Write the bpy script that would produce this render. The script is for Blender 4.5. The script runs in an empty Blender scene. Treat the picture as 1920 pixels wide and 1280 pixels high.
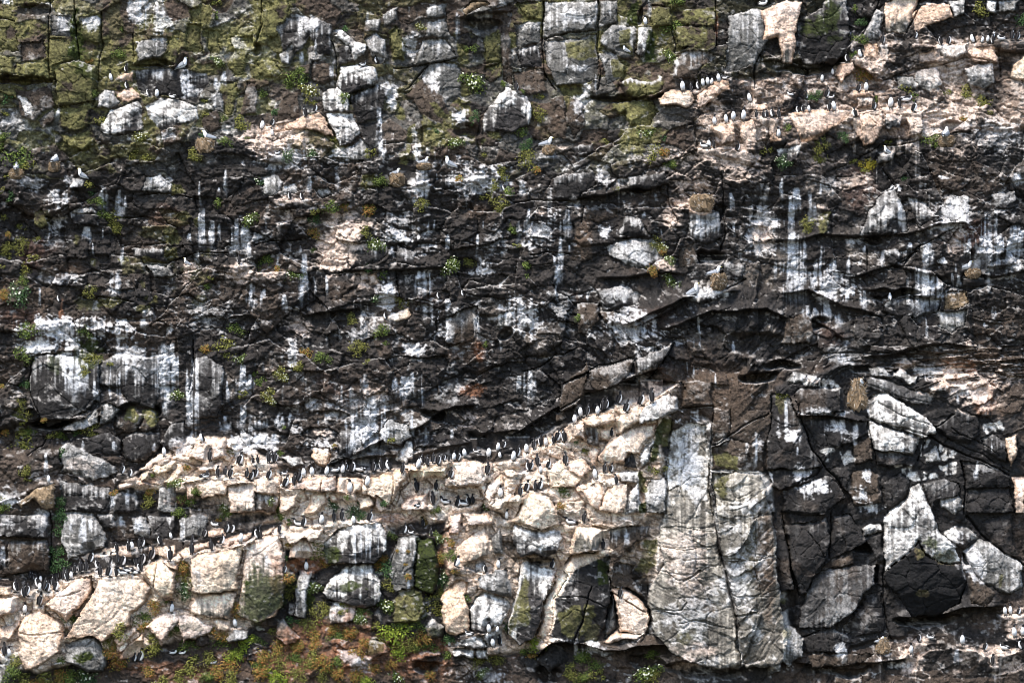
# Sea-bird cliff: guillemots and kittiwakes on basalt ledges, telephoto view straight at the face.
import bpy, math, random
import numpy as np

SC = bpy.context.scene
COL = SC.collection
S = 0.015            # metres per unit of the survey grid the tables below are written in (1920 x 1280 units = 28.8 x 19.2 m)
DIST = 200.0
# ------------------------------------------------------------------ camera, world, sun, exposure
cam_d = bpy.data.cameras.new("camera")
cam_d.lens = 36.0 * DIST / (1920 * S)
cam_d.sensor_width = 36.0
cam_d.clip_start, cam_d.clip_end = 1.0, 1500.0
cam = bpy.data.objects.new("camera", cam_d)
cam.location = (0.0, -DIST, 0.0)
cam.rotation_euler = (math.radians(90), 0, 0)
COL.objects.link(cam)
SC.camera = cam

SUN_EL, SUN_AZ = 58.0, -34.0      # degrees above the horizon; to the left of the camera, behind it
world = bpy.data.worlds.new("World")
SC.world = world
world.use_nodes = True
wn = world.node_tree.nodes
sky = wn.new("ShaderNodeTexSky")
sky.sky_type = 'NISHITA'
sky.sun_disc = False
sky.sun_elevation = math.radians(SUN_EL)
sky.sun_rotation = math.radians(180.0 - SUN_AZ)
wn["Background"].inputs[1].default_value = 0.115
world.node_tree.links.new(sky.outputs[0], wn["Background"].inputs[0])
sun_d = bpy.data.lights.new("sun", 'SUN')
sun_d.energy = 2.3
sun_d.angle = math.radians(18.0)
sun_d.color = (1.0, 0.94, 0.87)
sun = bpy.data.objects.new("sun", sun_d)
sun.rotation_euler = (math.radians(90 - SUN_EL), 0, math.radians(SUN_AZ))
COL.objects.link(sun)
SC.render.filter_size = 0.9
SC.cycles.filter_width = 0.9
SC.view_settings.view_transform = 'Standard'
SC.view_settings.look = 'None'
SC.view_settings.exposure = 1.5
SC.view_settings.gamma = 1.0

# ------------------------------------------------------------------ survey tables
# T col row : quarter-unit coordinates of one survey sheet follow (sheet = 1920 x 1280 quarter units)
# z : larger mass of rock    b tone proud top | outline [# name: label]   a block of rock      q tone | outline   a stain of that tone
# w p g r n o m : stain ellipses (white, pinkish, grey, rust, brown, olive lichen, moss); the top left corner w paints in an out-of-focus smudge   s x y0 y1 width : guano streak
# k : hollow   c : joint   l : ledge (rock below stands proud)   v : overhang (rock above stands proud)
# B : guillemots   K : kittiwake   N : nest   P : plants
TABLE = """
T 0 0
z P 14 1 | 920,3600 1200,3480 1400,3300 1760,3270 2120,3560 2560,3580 3040,3480 3440,3420 3800,3420 4320,3160 4720,2980 5060,2850 5090,3050 4980,3320 4960,3760 4640,4160 4200,4240 3840,3920 3600,3800 3320,3900 2960,3960 2480,3900 2150,3960 2060,3660 1600,3640 1240,3700
z P 14 1 | -100,4390 240,4420 560,4320 760,4270 1080,4240 1400,4110 1880,4030 2120,3960 2480,3880 2880,3880 2920,4000 2560,4240 2160,4160 2080,4600 1720,4800 1320,4800 1000,4920 480,5000 80,5040 -100,4800
z P 12 .8 | 3320,3880 3840,3720 4200,3600 4520,3560 4960,3840 4960,4400 4520,4400 4240,4800 3720,4920 3360,4920 3320,4400
z W 16 .55 | 4960,3820 5280,3120 5760,3520 5820,3840 6000,4960 5400,5000 5000,4800 4880,4480
z G 10 .8 | 5980,3900 6250,3900 6300,4800 6100,5000
z R 8 .42 | 5000,720 5600,600 6240,480 6600,320 7800,260 7800,960 6800,1040 6000,1120 5320,1120
z R 6 .45 | 1900,960 2160,900 2320,1000 2300,1200 2000,1240
z D 14 1 | 5800,2900 6300,2700 6900,2800 7400,3000 7800,3400 7800,4600 7000,4600 6800,4800 6000,4900 5900,3800
z B 8 .9 | 5050,2850 5500,2780 5800,2800 5820,3600 5760,3500 5280,3120 5000,3250
z D 8 .8 | 3960,2600 4500,2300 5200,2150 5900,2150 5800,2700 5080,2800 4300,3000 3900,3300
z O 6 .22 | -200,-200 2300,-200 2300,500 1500,1100 900,1160 -200,700
z B 6 .5 | 2300,-200 3300,-200 3300,900 2900,1160 2300,800
z O 6 .25 | 4100,-200 6200,-200 6200,500 5000,700 4100,1100
z D 8 .7 | 160,2620 1900,2560 1950,3000 1500,3200 860,3500 400,3500
z P 8 .6 | 1380,3600 2130,3620 2120,3920 1800,3980 1420,4010
T 0 0
q B | 770,0 1130,0 1000,260 900,380 770,340
b O 14 0 | 0,75 110,110 135,280 140,375 0,390
b B 10 0 | 160,325 335,320 350,450 150,465
b O 10 0 | 110,475 340,470 350,590 95,560
b O 12 0 | 0,430 105,425 100,560 0,570
b O 28 0 | 410,490 560,468 728,510 690,768 412,800 # rock_block: squarish olive lichen-covered block with a dark moss patch at its upper right
b O 16 0 | 370,300 540,290 560,455 400,490 385,620 365,420
b O 12 .2 | 600,130 760,130 755,320 620,300
b G 12 .3 | 400,120 550,110 560,200 545,280 400,275
b O 18 0 | 425,815 680,778 668,960 560,995 440,950
b O 20 0 | 390,980 520,1030 700,985 725,1050 610,1145 520,1110
b G 14 .3 | 1010,310 1250,290 1240,400 1190,450 1010,480
b O 16 0 | 1250,290 1340,300 1340,480 1290,500 1200,450 1250,400
b D 22 .25 | 1000,540 1400,525 1560,550 1590,610 1490,785 1380,740 1030,700
b O 16 0 | 1400,180 1510,190 1530,370 1480,410 1390,390
b O 15 0 | 1410,80 1560,30 1580,130 1560,185 1420,170
b O 15 0 | 1560,220 1640,230 1660,400 1580,420
b O 17 0 | 1740,270 1900,290 1910,380 1850,440 1830,560 1780,570 1700,490 1750,400
b O 14 0 | 1660,620 1790,600 1790,690 1740,850 1690,840 1680,740
b G 16 .7 | 1590,700 1690,700 1680,830 1620,830
b B 14 0 | 1850,620 1920,620 1920,840 1800,860
b B 22 0 | 1530,850 1640,820 1680,960 1600,1020 1520,960
b G 24 .6 | 740,720 790,680 850,690 885,770 840,830 740,815
b R 20 1 | 860,690 980,670 1040,740 900,770
b R 18 1 | 880,590 930,550 990,560 990,620 920,610
b W 34 .6 | 780,940 830,830 1010,740 1055,810 1060,980 900,1040 760,1010 # boulder: white-topped boulder at top left with pinkish left slope and dark streaked foot
b W 34 .65 | 1070,780 1200,730 1400,760 1500,820 1500,900 1320,960 1200,1000 1110,900 # boulder: broad white-streaked boulder under the guillemots at top left
b B 14 0 | 100,680 240,690 370,640 390,790 270,900 150,880
b W 8 1 | 115,720 180,730 260,830 250,880 180,850
b B 16 0 | 300,900 380,820 410,900 330,945
w 20 15 60 25 1
w 1050 90 70 120 .6
s 1060 0 160 30
s 1085 0 230 16
s 1100 30 250 10
w 1200 160 110 90 .6
w 480 190 60 60 .6
w 690 190 50 40 .6
w 1410 620 40 110 .95
s 1205 540 610 36
s 1635 590 690 40
s 1690 540 680 30
s 440 810 930 35
w 1240 1030 90 50 .6
w 1480 690 60 50 .5
w 900 1010 130 40 .5
w 70 920 100 70 .4
w 1800 320 30 40 .4
w 1600 420 200 40 .25
g 1850 110 60 60 .4
m 590 360 65 110 1
m 560 200 25 90 1
m 630 570 60 55 .8
o 800 420 45 150 .8
o 870 200 60 150 .4
k 250 100 150 50 20
k 130 610 240 35 30
k 1150 505 160 30 20
v 22 40 | 0,590 180,600 360,610
v 18 40 | 1000,490 1180,470 1290,510 1380,470
c 4 | 375,0 380,280 365,400 365,620
c 4 | 560,0 580,280 600,460
c 4 | 760,100 770,340 740,560 700,800
c 5 | 0,150 110,170
c 4 | 990,260 990,480
B on the rusty ledges between the olive blocks at top left | 838,612,w,70; 948,545,L,60; 955,672,L,65; 1115,728,L,65; 1185,735,w,75; 1300,742,h,50
K 1388,517,T,68,on the dark block above the broad white-streaked boulder
K 1565,1072,t,66,on a straw nest below the olive blocks
K 413,1222,u,70,on a nest at the left edge below the olive columns
K 128,1282,u,64,in the far left corner below the olive columns
N 1545,1110,130,90,under a gull right of the broad white-streaked boulder
N 410,1262,110,60,under a gull below the tallest olive columns
N 125,1316,110,60,at the far left edge among green tufts
P 885,420,110,g; 915,225,40,g; 1640,470,100,gf; 1620,110,60,g; 1630,20,70,y; 55,740,80,d; 30,850,60,y; 45,1030,90,g; 20,1105,70,g; 130,1190,160,g; 215,1240,80,y; 1055,1035,110,yf; 1000,1150,100,y; 1115,1180,80,y; 1455,1165,110,y; 1525,1030,50,d; 1690,890,80,g; 1805,930,110,y; 1705,1070,100,g; 1855,1045,60,g; 1545,760,50,y; 1545,865,50,y; 710,715,60,g; 760,905,80,y; 670,470,60,o
T 1 0
b O 12 0 | 0,130 50,100 50,330 0,340
b O 16 0 | 60,100 250,20 260,120 150,290 50,280
b O 14 0 | 0,480 150,470 190,560 150,600 40,600 0,560
b D 14 .3 | 160,200 280,120 400,150 420,300 300,420 200,400
b D 16 .4 | 320,180 440,160 570,200 560,420 480,430 400,300
b G 18 .2 | 180,420 260,330 300,420 260,510 200,490
b W 26 .9 | 580,300 650,240 740,330 830,340 820,420 740,480 700,380 # boulder: bright white v-shaped rock at top centre-left beside a grey block
b D 16 0 | 600,360 690,360 740,470 620,510
b G 20 .4 | 830,170 950,140 960,180 940,240 830,250
b G 18 .3 | 960,100 1080,50 1080,150 980,200
b G 24 .3 | 820,310 920,235 955,300 980,440 910,480 850,420
b O 18 0 | 1015,260 1060,190 1120,330 1110,430 1020,430
b G 16 .3 | 1290,60 1420,40 1420,140 1290,150
b G 18 .5 | 1280,170 1420,150 1450,280 1280,290
b G 20 .4 | 1255,300 1430,300 1500,430 1400,460 1180,470
b W 32 .45 | 620,620 640,510 880,500 905,600 880,640 700,720 630,690 # boulder: white-topped block with dark drip-streaked front, below the v-shaped white rock
b G 26 .3 | 1240,550 1300,470 1490,470 1540,520 1530,740 1430,740 1240,600
b B 26 0 | 1180,600 1250,570 1420,720 1470,880 1400,930 1230,850 1110,700
b W 28 .9 | 500,700 640,640 700,760 690,840 500,850
b W 28 .9 | 520,860 720,850 755,980 690,1060 600,1080 # rock_block: tall whitewashed block right of the pink guillemot ledge near the top
b R 30 .7 | 0,970 250,940 470,850 520,900 570,1030 440,1000 300,990 60,1040 # rock_ledge: pinkish white ledge top under the two green tufts
b D 22 .1 | 700,740 900,650 1010,640 940,880 750,920
b D 18 0 | 750,920 930,900 890,1190 860,1200 770,1000
b G 20 .5 | 670,1100 760,1010 850,1100 860,1180 700,1190
b N 30 0 | 1540,90 1620,10 1740,0 1760,20 1660,70 1560,140 # rock_block: rust-brown overhanging rock above a black hollow at the top edge
b O 24 0 | 1700,280 1820,240 1845,340 1840,460 1690,480
b O 22 0 | 1700,500 1840,470 1830,560 1750,620 1700,590
b B 16 0 | 1850,80 1920,60 1920,640 1840,600
b B 16 0 | 200,720 320,710 330,900 160,930 170,800
b B 18 0 | 420,480 560,470 620,570 520,630 420,590
b W 38 .4 | 1780,760 1860,650 1930,690 2020,710 2065,820 2045,930 1930,990 1690,1000 1700,870 # boulder: large boulder with cream crest and grey flank, top centre
q O | 1220,840 1280,850 1400,1030 1480,1120 1350,1120 1250,950
q O | 1130,950 1180,930 1200,1000 1130,1240 1070,1220 1090,1150 1140,1120
q W | 1160,950 1195,960 1250,1110 1225,1240 1190,1150 1180,1040
q O | 1040,730 1110,850 1110,900 1035,880
q O | 1290,750 1360,760 1440,860 1470,830 1500,930 1430,1000 1400,900 1310,800
q O | 1455,210 1490,320 1570,350 1590,490 1530,480 1500,400
s 1500 100 320 60
s 920 820 1200 50
s 940 1000 1210 50
w 1010 680 60 60 .7
w 1020 770 40 60 .7
w 1320 560 60 80 .6
w 1180 330 60 100 .6
w 1380 210 60 50 .5
w 1390 380 80 40 .4
s 340 390 500 40
s 230 350 500 40
s 440 300 400 16
s 580 420 640 50
w 400 200 100 60 .4
w 620 260 40 40 .8
p 60 1050 120 110 .9
p 200 1100 100 60 .7
r 100 1070 22 100 .8
w 1540 900 60 60 .8
w 250 1210 200 60 .6
w 620 1130 60 60 .6
w 1400 1240 250 30 .5
n 800 250 90 70 .6
k 1700 170 150 50 34
k 1580 990 80 60 24
k 10 400 40 50 16
c 5 | 55,0 60,200 0,350
c 4 | 1020,500 1200,480 1400,460 1500,430
c 4 | 1110,660 1200,560 1300,480
c 4 | 620,600 600,440 560,330
c 5 | 690,720 880,650
v 26 30 | 1540,130 1660,110 1840,100
B on the pink ledge beside two green tufts at top | 375,880,a,80; 450,842,R,62; 45,972,w,80; 125,945,R,62; 125,1020,w,60; 165,1162,H,34
B on the streaked block under the white v-shaped rock | 800,502,H,48; 900,476,L,46
K 1265,1237,T,50,left of two on the pale ledge above the dark strata
K 1440,1252,t,66,right of two on the pale ledge above the dark strata
N 1262,1258,120,40,left of two on the pale ledge above the dark strata
P 300,590,150,g; 235,620,70,g; 405,685,130,yf; 330,545,100,g; 655,725,80,gf; 680,225,60,d; 1580,370,60,g; 1650,350,70,g; 1640,620,190,gf; 1850,630,60,g; 1645,885,90,d; 1490,1075,110,gf; 870,1155,80,y; 245,1165,90,df; 415,1165,90,df; 140,840,60,d; 35,680,80,g; 1235,205,90,yf; 1355,985,40,d; 1720,1165,50,y; 1840,1270,50,y; 580,1050,70,y; 400,760,80,y
T 2 0
b G 20 .45 | 240,0 640,0 640,225 430,235 240,310 # rock_block: grey white-mottled column block at the top edge, right of centre
b G 24 .45 | 245,330 400,290 650,250 660,400 640,600 520,650 340,650 270,500 # rock_block: large grey block with olive middle, below the mottled top-edge block
b O 14 0 | 30,10 235,0 235,150 110,140
b G 14 .3 | 30,180 225,170 225,340 60,360
b D 14 .3 | 40,370 220,360 230,520 60,510
b B 12 0 | 0,540 240,530 250,690 120,690 20,680
b G 18 .4 | 660,0 800,0 800,180 670,210
b G 22 .4 | 680,260 760,190 940,190 940,420 850,440 680,330
b W 28 .75 | 950,200 1060,200 1060,330 1000,430 950,400 # rock_block: white-streaked step below a single guillemot in a mossy corner, top right
b O 18 0 | 1060,60 1190,50 1200,200 1070,200
b O 18 0 | 1260,90 1520,70 1530,190 1300,200
b O 24 0 | 1230,210 1520,195 1540,340 1440,380 1230,370 # rock_block: broad olive block at top right beside the leafy tufts
b B 24 .3 | 1210,480 1300,400 1500,400 1540,420 1400,540 1380,620 1200,600
b G 34 .4 | 1610,130 1800,50 1920,60 1920,300 1820,480 1700,550 1620,540 # rock_pillar: tall grey column with pale top edge and guillemots at its foot
b G 18 .4 | 670,390 780,380 870,500 830,600 700,650
b O 26 .2 | 800,640 900,600 1020,640 1130,600 1140,680 1040,720 860,720
b O 16 0 | 750,770 900,750 1080,760 1100,860 1040,950 900,950 880,830 760,830
b P 28 1 | 1105,740 1180,700 1330,690 1350,760 1280,830 1120,800 # boulder: smooth cream block at the left end of the upper right ledges
b R 24 1 | 1360,720 1500,640 1620,600 1620,680 1480,780 1370,820 # boulder: peach slanting block under the guillemots of the upper right ledge
b B 18 0 | 280,740 380,720 440,940 420,1060 270,980
b B 22 0 | 480,730 560,800 570,950 480,1050 400,850
b R 26 .8 | 1460,970 1640,930 1650,1060 1560,1090 1480,1010
b R 26 .8 | 1660,930 1800,900 1830,1060 1730,1080
b R 22 .8 | 1780,780 1920,770 1920,840 1790,830
b D 16 .3 | 460,1110 620,1090 650,1150 480,1190
q O | 805,0 860,0 855,130 800,180
q O | 810,250 900,210 905,300 940,420 880,400 820,350
q O | 750,440 860,430 900,520 860,600 750,600
q O | 400,310 640,260 650,400 520,440 420,430
q M | 880,0 950,0 950,180 870,150
q M | 1040,230 1090,250 1100,480 1030,480
w 540 790 70 90 .6
w 520 510 90 60 .7
w 560 690 60 40 .8
w 470 130 170 60 .5
s 640 560 720 30
s 1010 0 120 50
p 1600 1200 330 90 .8
p 1500 800 200 80 .7
p 1800 1000 150 90 .6
g 350 1210 250 70 .6
p 330 1120 130 50 .5
o 940 1060 60 80 .8
o 830 1050 40 90 .8
o 705 1060 30 30 .7
r 1540 240 14 90 .8
n 350 900 60 100 .5
c 5 | 240,0 235,300 245,560 330,680
c 5 | 650,0 655,240 660,560 640,680
c 4 | 1525,0 1535,200 1540,360
c 4 | 250,310 430,235 640,225
c 4 | 1190,200 1220,360 1200,480
c 4 | 1060,40 1150,60 1190,60
c 5 | 1900,340 1820,480 1830,660
v 28 30 | 760,730 850,740 1040,740 1130,700
k 850 745 220 22 28
k 980 100 20 60 18
l 20 60 | 1260,690 1400,660 1620,600
l 22 70 | 1460,960 1600,930 1920,890
l 18 60 | 1390,1120 1560,1110 1790,1130
B alone on the cream-crested boulder at top centre | 35,682,a,72
B alone in the mossy corner above the white-streaked step | 1000,192,w,72
B on the first pale ledge at the grey column's foot | 1280,690,w,90; 1335,685,a,62; 1390,677,L,70; 1430,655,w,75; 1465,645,w,72; 1492,640,w,60; 1545,620,w,72; 1592,603,h,46
B on the second pale ledge right of the peach block | 1780,770,w,82; 1515,945,w,76; 1600,930,w,80; 1655,910,w,82; 1735,910,w,95; 1830,890,a,62; 1880,890,a,62; 1900,888,a,62
B on the third pale ledge below the peach blocks | 1440,1115,h,60; 1475,1118,w,76; 1510,1112,a,70; 1690,1137,R,68
B on the top edge ledge above the tall grey column | 1880,48,H,60
K 265,1102,T,66,on a pale nest below the cream-crested boulder
K 845,387,t,34,on the grey column block with olive patches, near the top
N 275,1135,110,60,under a gull below the cream-crested boulder
P 1235,20,110,g; 1220,210,160,g; 1190,440,130,gf; 1140,400,60,y; 50,985,110,g; 110,1095,110,d; 120,1210,140,y; 1025,1010,110,gf; 205,860,90,y; 200,720,70,y; 705,1065,40,y; 1070,1160,110,y; 1150,1170,90,o; 1180,1240,90,g; 1890,1130,80,y; 1140,1040,40,d; 75,690,40,g
T 3 0
b P 34 .8 | -60,60 60,30 130,0 260,0 200,200 190,470 120,460 60,280 -40,300 # rock_pillar: peach and white streaked column at the top, left of the dark mossy block
b D 32 .1 | 220,150 400,60 430,0 600,0 610,300 590,390 500,470 260,450 200,330 # boulder: big dark mossy block overhanging the upper right ledges
b G 26 .6 | 720,250 830,60 880,100 870,250 860,300 740,300
b P 24 .6 | 890,30 960,0 1130,0 1100,130 1040,240 900,240 # rock_pillar: streaked cream column at the top edge above the rust ledge
b R 24 .7 | 1100,110 1200,40 1370,20 1390,150 1250,170 1120,250
b G 18 .6 | 1370,0 1480,0 1480,120 1400,140
b W 18 1 | 1650,0 1730,0 1720,90 1650,100
b G 18 .6 | 1740,0 1880,0 1860,80 1750,80
b R 24 .9 | 720,330 830,320 830,430 720,420
b W 24 .8 | 840,330 900,320 910,460 840,460
b R 22 .8 | 1130,400 1250,390 1250,450 1140,460
b W 22 .6 | 1270,340 1480,350 1480,420 1380,450 1280,400
b R 24 .7 | 1500,400 1700,340 1720,460 1540,490
b G 22 .4 | 1120,510 1260,480 1300,620 1180,680 1100,600
b G 22 .5 | 1450,530 1690,480 1700,640 1600,690 1480,620
b G 22 .4 | 980,560 1100,540 1140,640 1000,670
b R 26 .8 | 530,480 640,470 650,520 560,620 500,560 # boulder: pale peach knob topped by one guillemot under the dark mossy block
b R 28 .75 | 160,870 480,840 620,850 600,890 500,970 400,1060 250,1080 180,960 # boulder: long cream block with dark dripping front, upper right ledges
b R 32 .75 | 600,930 700,870 880,840 860,960 780,1080 700,1100 630,1010 # boulder: bulging peach block with dark dripping foot, right of the long cream block
b D 22 .3 | 890,870 1000,870 990,970 860,1000
b R 24 .5 | 1030,880 1140,870 1150,990 1060,1030
b R 24 .9 | 0,910 80,900 90,1050 0,1060
b R 20 .8 | 650,700 800,690 800,740 660,740
b D 18 .3 | 680,750 800,750 790,810 680,810
b G 22 .4 | 830,1170 930,1150 940,1230 830,1240
b W 18 .5 | 60,1110 240,1090 220,1200 100,1220
b P 18 .9 | 1800,600 1840,500 1930,400 1930,600 1850,620
p 1300 420 500 120 .45
p 950 830 500 60 .6
p 1400 850 320 120 .5
p 860 440 40 120 .8
p 760 480 100 60 .6
g 1500 950 300 60 .5
w 1650 1050 200 130 .3
p 1420 1150 150 100 .4
p 400 1180 300 70 .5
r 700 560 60 60 .5
r 480 850 80 20 .4
m 330 200 100 60 .8
m 470 120 50 110 .8
m 500 290 50 60 .6
k 330 490 220 30 30
k 1340 950 60 50 20
l 18 50 | 720,330 900,330 1260,340 1500,330 1900,310
l 24 60 | 0,890 160,865 480,840 620,850 700,860 900,820 1150,850
l 16 50 | 640,690 800,690 1100,700
v 24 40 | 0,470 200,470 300,450 480,480 600,400
c 5 | 840,0 830,60 720,250
c 5 | 1140,0 1130,100 1050,240
c 4 | 1120,500 1300,480 1480,440 1720,470
c 4 | 1740,340 1740,600
c 5 | 860,1120 1060,1080 1250,1010 1500,1000
B on the rust ledge along the top right edge | 865,330,R,80; 1295,336,a,72; 1360,336,R,72; 1535,322,l,78; 1605,322,w,56; 1645,317,w,62; 1682,332,a,78; 1690,285,w,52; 1745,307,h,56; 1825,300,a,82; 1870,305,R,76; 1110,290,R,50
B on the peach knobs under the dark mossy block | 690,432,l,72; 590,466,L,68; 405,612,w,66; 490,560,w,56; 165,722,h,42; 290,742,R,52; 445,732,R,76; 475,737,H,40
B on the small step above the bulging peach block | 680,690,R,70; 735,686,w,80
B on the cream blocks of the lowest upper right ledge | 450,832,a,70; 492,836,w,88; 640,882,L,72; 795,826,R,68; 915,811,w,95; 985,807,a,72; 1035,767,H,72; 1095,842,R,82; 20,886,L,72; 80,890,a,76; 215,852,L,60; 255,842,a,52; 300,842,w,48
B alone below the left end of the long cream block | 75,1036,w,76
K 1328,1037,u,72,on a nest at the right edge below the ledges
K 880,1150,t,46,below the bulging peach block at upper right
N 1335,1072,120,64,under a gull at the right edge
P 1590,60,140,y; 710,165,90,d; 690,300,90,g; 645,415,60,g; 355,725,100,d; 700,545,120,o; 1040,670,70,y; 1100,715,70,g; 1490,690,110,y; 1615,770,110,y; 1900,160,90,d; 145,975,60,g; 570,1035,90,d; 900,1060,80,y; 1235,1065,130,g; 395,1095,100,y; 120,1220,100,df; 380,1190,100,y; 755,1220,110,Y; 630,1215,60,y; 820,745,60,g; 665,60,60,g; 1350,690,60,y; 1460,900,70,o; 1650,850,50,y
T 0 1
b G 20 .6 | 1080,150 1110,60 1210,20 1290,90 1270,150 1180,165 # boulder: grey-white wedge of rock in the dark left wall, below the olive blocks
b D 18 .2 | 1000,600 1230,580 1240,680 1100,670 1010,650
b G 22 .3 | 1100,720 1260,710 1290,780 1160,800
b D 20 .3 | 520,340 690,280 740,330 740,400 560,400
b D 18 .4 | 560,70 640,100 640,150 530,160
b O 18 0 | 265,310 330,280 360,400 300,440 260,390
q O | 1290,80 1370,70 1400,140 1290,170
q O | 1240,450 1310,450 1370,510 1330,550 1250,540
q O | 1240,570 1320,565 1340,650 1270,675 1230,640
q O | 1440,350 1500,350 1510,430 1470,430
q O | 700,990 860,950 980,1000 900,1040 700,1030
q O | 1050,970 1110,950 1100,990 1060,1000
q O | 1110,1000 1180,920 1190,1010 1110,1020
q O | 680,640 740,680 700,740 680,700
q O | 900,660 1000,680 940,700
q O | 570,480 620,470 600,560 570,540
o 1120 680 40 20 .7
o 1070 880 40 40 .6
o 1500 980 50 30 .5
o 640 1000 90 60 .5
o 1380 340 60 40 .6
o 1070 1040 60 20 .7
o 350 360 60 60 .4
s 770 120 330 60
s 890 150 390 60
s 930 190 330 20
s 1490 80 270 35
s 1690 0 190 40
s 1500 290 600 70
s 1580 380 600 60
s 1640 400 520 30
s 1410 470 540 40
s 650 420 560 70
s 690 540 640 20
s 765 430 520 12
s 905 560 720 25
s 850 770 950 110
s 1770 370 640 90
s 1860 400 660 110
s 1890 840 1060 60
s 1640 130 170 20
s 540 1140 1250 50
s 290 880 1060 20
s 1470 600 700 40
w 430 400 80 120 .7
w 480 240 90 50 .7
w 560 110 70 50 .6
w 420 180 50 30 .7
w 400 1210 170 80 .95
w 850 1210 180 80 1
w 1260 1190 60 60 .7
p 1410 720 50 40 .9
p 1390 800 40 60 .8
p 1790 770 90 60 .7
w 510 790 90 50 .5
g 1600 1100 250 130 .5
g 1180 750 120 50 .4
w 250 110 120 60 .4
g 400 520 120 60 .4
r 455 1050 20 80 .8
n 560 720 150 80 .7
n 1200 370 110 50 .6
n 250 330 120 50 .5
w 1200 60 60 40 .6
c 4 | 1080,175 1280,170 1500,200
c 4 | 560,340 760,330 980,350 1090,340
c 4 | 920,560 1120,560 1240,540
c 5 | 620,970 800,960 1000,1000
c 4 | 1100,690 1250,690 1380,640 1500,600 1700,610
l 14 40 | 1480,720 1760,700 1900,720
l 16 50 | 1340,705 1450,705
l 22 60 | 280,1130 500,1120 700,1180 900,1120 1100,1150 1400,1130
B alone on the dark left wall, below a pale streaked sheet | 1800,697,a,62
B alone with white sides above the rust streak at left | 435,982,L,56
K 605,56,t,60,on a whitened ledge at left, beside a green tuft
K 1390,702,t,36,lying on the peach knob in the dark left wall
P 720,230,100,g; 770,330,100,g; 850,360,110,y; 870,430,110,y; 690,170,70,d; 650,100,70,y; 1650,235,80,g; 1870,375,120,gf; 1555,870,70,g; 60,40,80,y; 90,190,80,d; 20,150,50,y; 15,350,60,y; 40,560,110,y; 150,570,120,y; 245,660,70,y; 150,420,60,y; 260,520,60,y; 165,760,110,y; 160,840,90,g; 30,930,110,o; 150,930,140,df; 235,1200,130,g; 640,1210,110,g; 680,910,90,y; 1770,1190,100,g; 40,640,60,y; 5,720,50,y; 1580,805,40,y; 60,490,60,o
T 1 1
b G 20 .3 | 40,60 150,20 190,110 120,190 50,180
b G 18 .3 | 170,120 300,90 320,150 190,190
b D 18 .3 | 440,130 540,110 590,160 500,200
b D 20 .1 | 530,780 750,760 750,860 650,950 530,970 # rock_block: dark brown lens-shaped block in the strata beneath a pinkish slope
b D 18 0 | 1070,770 1200,750 1200,960 1080,960
b D 20 .3 | 700,550 960,560 1000,640 900,700 700,740
b P 18 .8 | 960,1110 1130,1040 1170,1100 1060,1140
b B 18 .6 | 1420,1130 1600,1040 1680,1020 1640,1280 1420,1280 # rock_block: smooth tan block with white streaks in the dark strata, centre left
b G 24 .5 | 1810,1090 1920,1060 1920,1180 1810,1170
b O 18 0 | 810,40 900,30 910,110 820,130
b P 18 .8 | 860,790 920,760 950,840 880,860
b D 18 .5 | 1060,560 1200,600 1200,700 1060,690
p 620 560 160 180 .85
p 680 420 150 40 .85
p 330 370 80 100 .7
p 540 690 100 50 .7
g 100 500 150 60 .6
w 1080 490 130 70 .75
w 1320 570 130 110 .65
g 1800 500 120 200 .5
w 1730 720 80 50 .9
w 1640 740 30 40 .9
w 1560 100 200 100 .6
w 1230 80 60 70 .8
p 830 810 100 60 .7
w 990 920 50 90 .7
w 1400 1080 130 60 .7
w 1400 1210 50 70 .95
p 310 1150 120 90 .7
w 290 1050 50 20 .9
p 80 800 120 40 .7
p 300 230 110 30 .7
w 1690 60 100 60 .4
w 1100 350 140 60 .5
w 760 1230 200 60 .4
n 1650 300 200 90 .7
n 630 880 120 80 .5
s 1225 760 970 70
s 1270 760 970 50
s 1310 770 960 30
s 350 630 1040 70
s 430 800 960 30
s 525 790 960 25
s 330 780 1030 30
s 205 930 1070 40
s 1015 570 660 50
s 1290 380 500 25
s 1330 370 460 25
s 1440 480 600 40
s 1660 480 640 30
s 1700 370 440 15
s 1690 640 760 40
s 15 900 1040 50
s 55 890 970 30
s 1170 200 270 40
s 1255 130 240 30
s 600 20 180 40
s 400 40 180 40
s 1000 830 1060 50
s 1690 1060 1240 60
s 160 640 720 25
s 320 560 620 25
k 1880 1230 60 40 24
v 16 40 | 700,750 1000,750 1200,750 1400,740
v 22 40 | 400,1090 600,1060 750,1030
v 16 40 | 150,290 280,280
c 4 | 560,760 750,755 1000,740
c 4 | 820,1010 1000,1000 1200,970 1350,1000
c 4 | 0,560 200,540 330,530
c 4 | 1060,760 1070,960
l 16 40 | 150,225 430,225
l 18 50 | 980,120 1150,130 1300,70 1700,60
B on the thin pinkish ledge in the strata at left centre | 255,217,L,40; 345,222,L,62
B scattered on the dark strata left of centre | 1860,152,L,42; 970,1112,L,42; 1370,962,L,46; 1550,942,L,34
K 1050,42,T,48,on a round straw nest among green tufts, left of centre
N 1060,85,150,80,in the dark strata left of centre, under one gull
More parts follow.
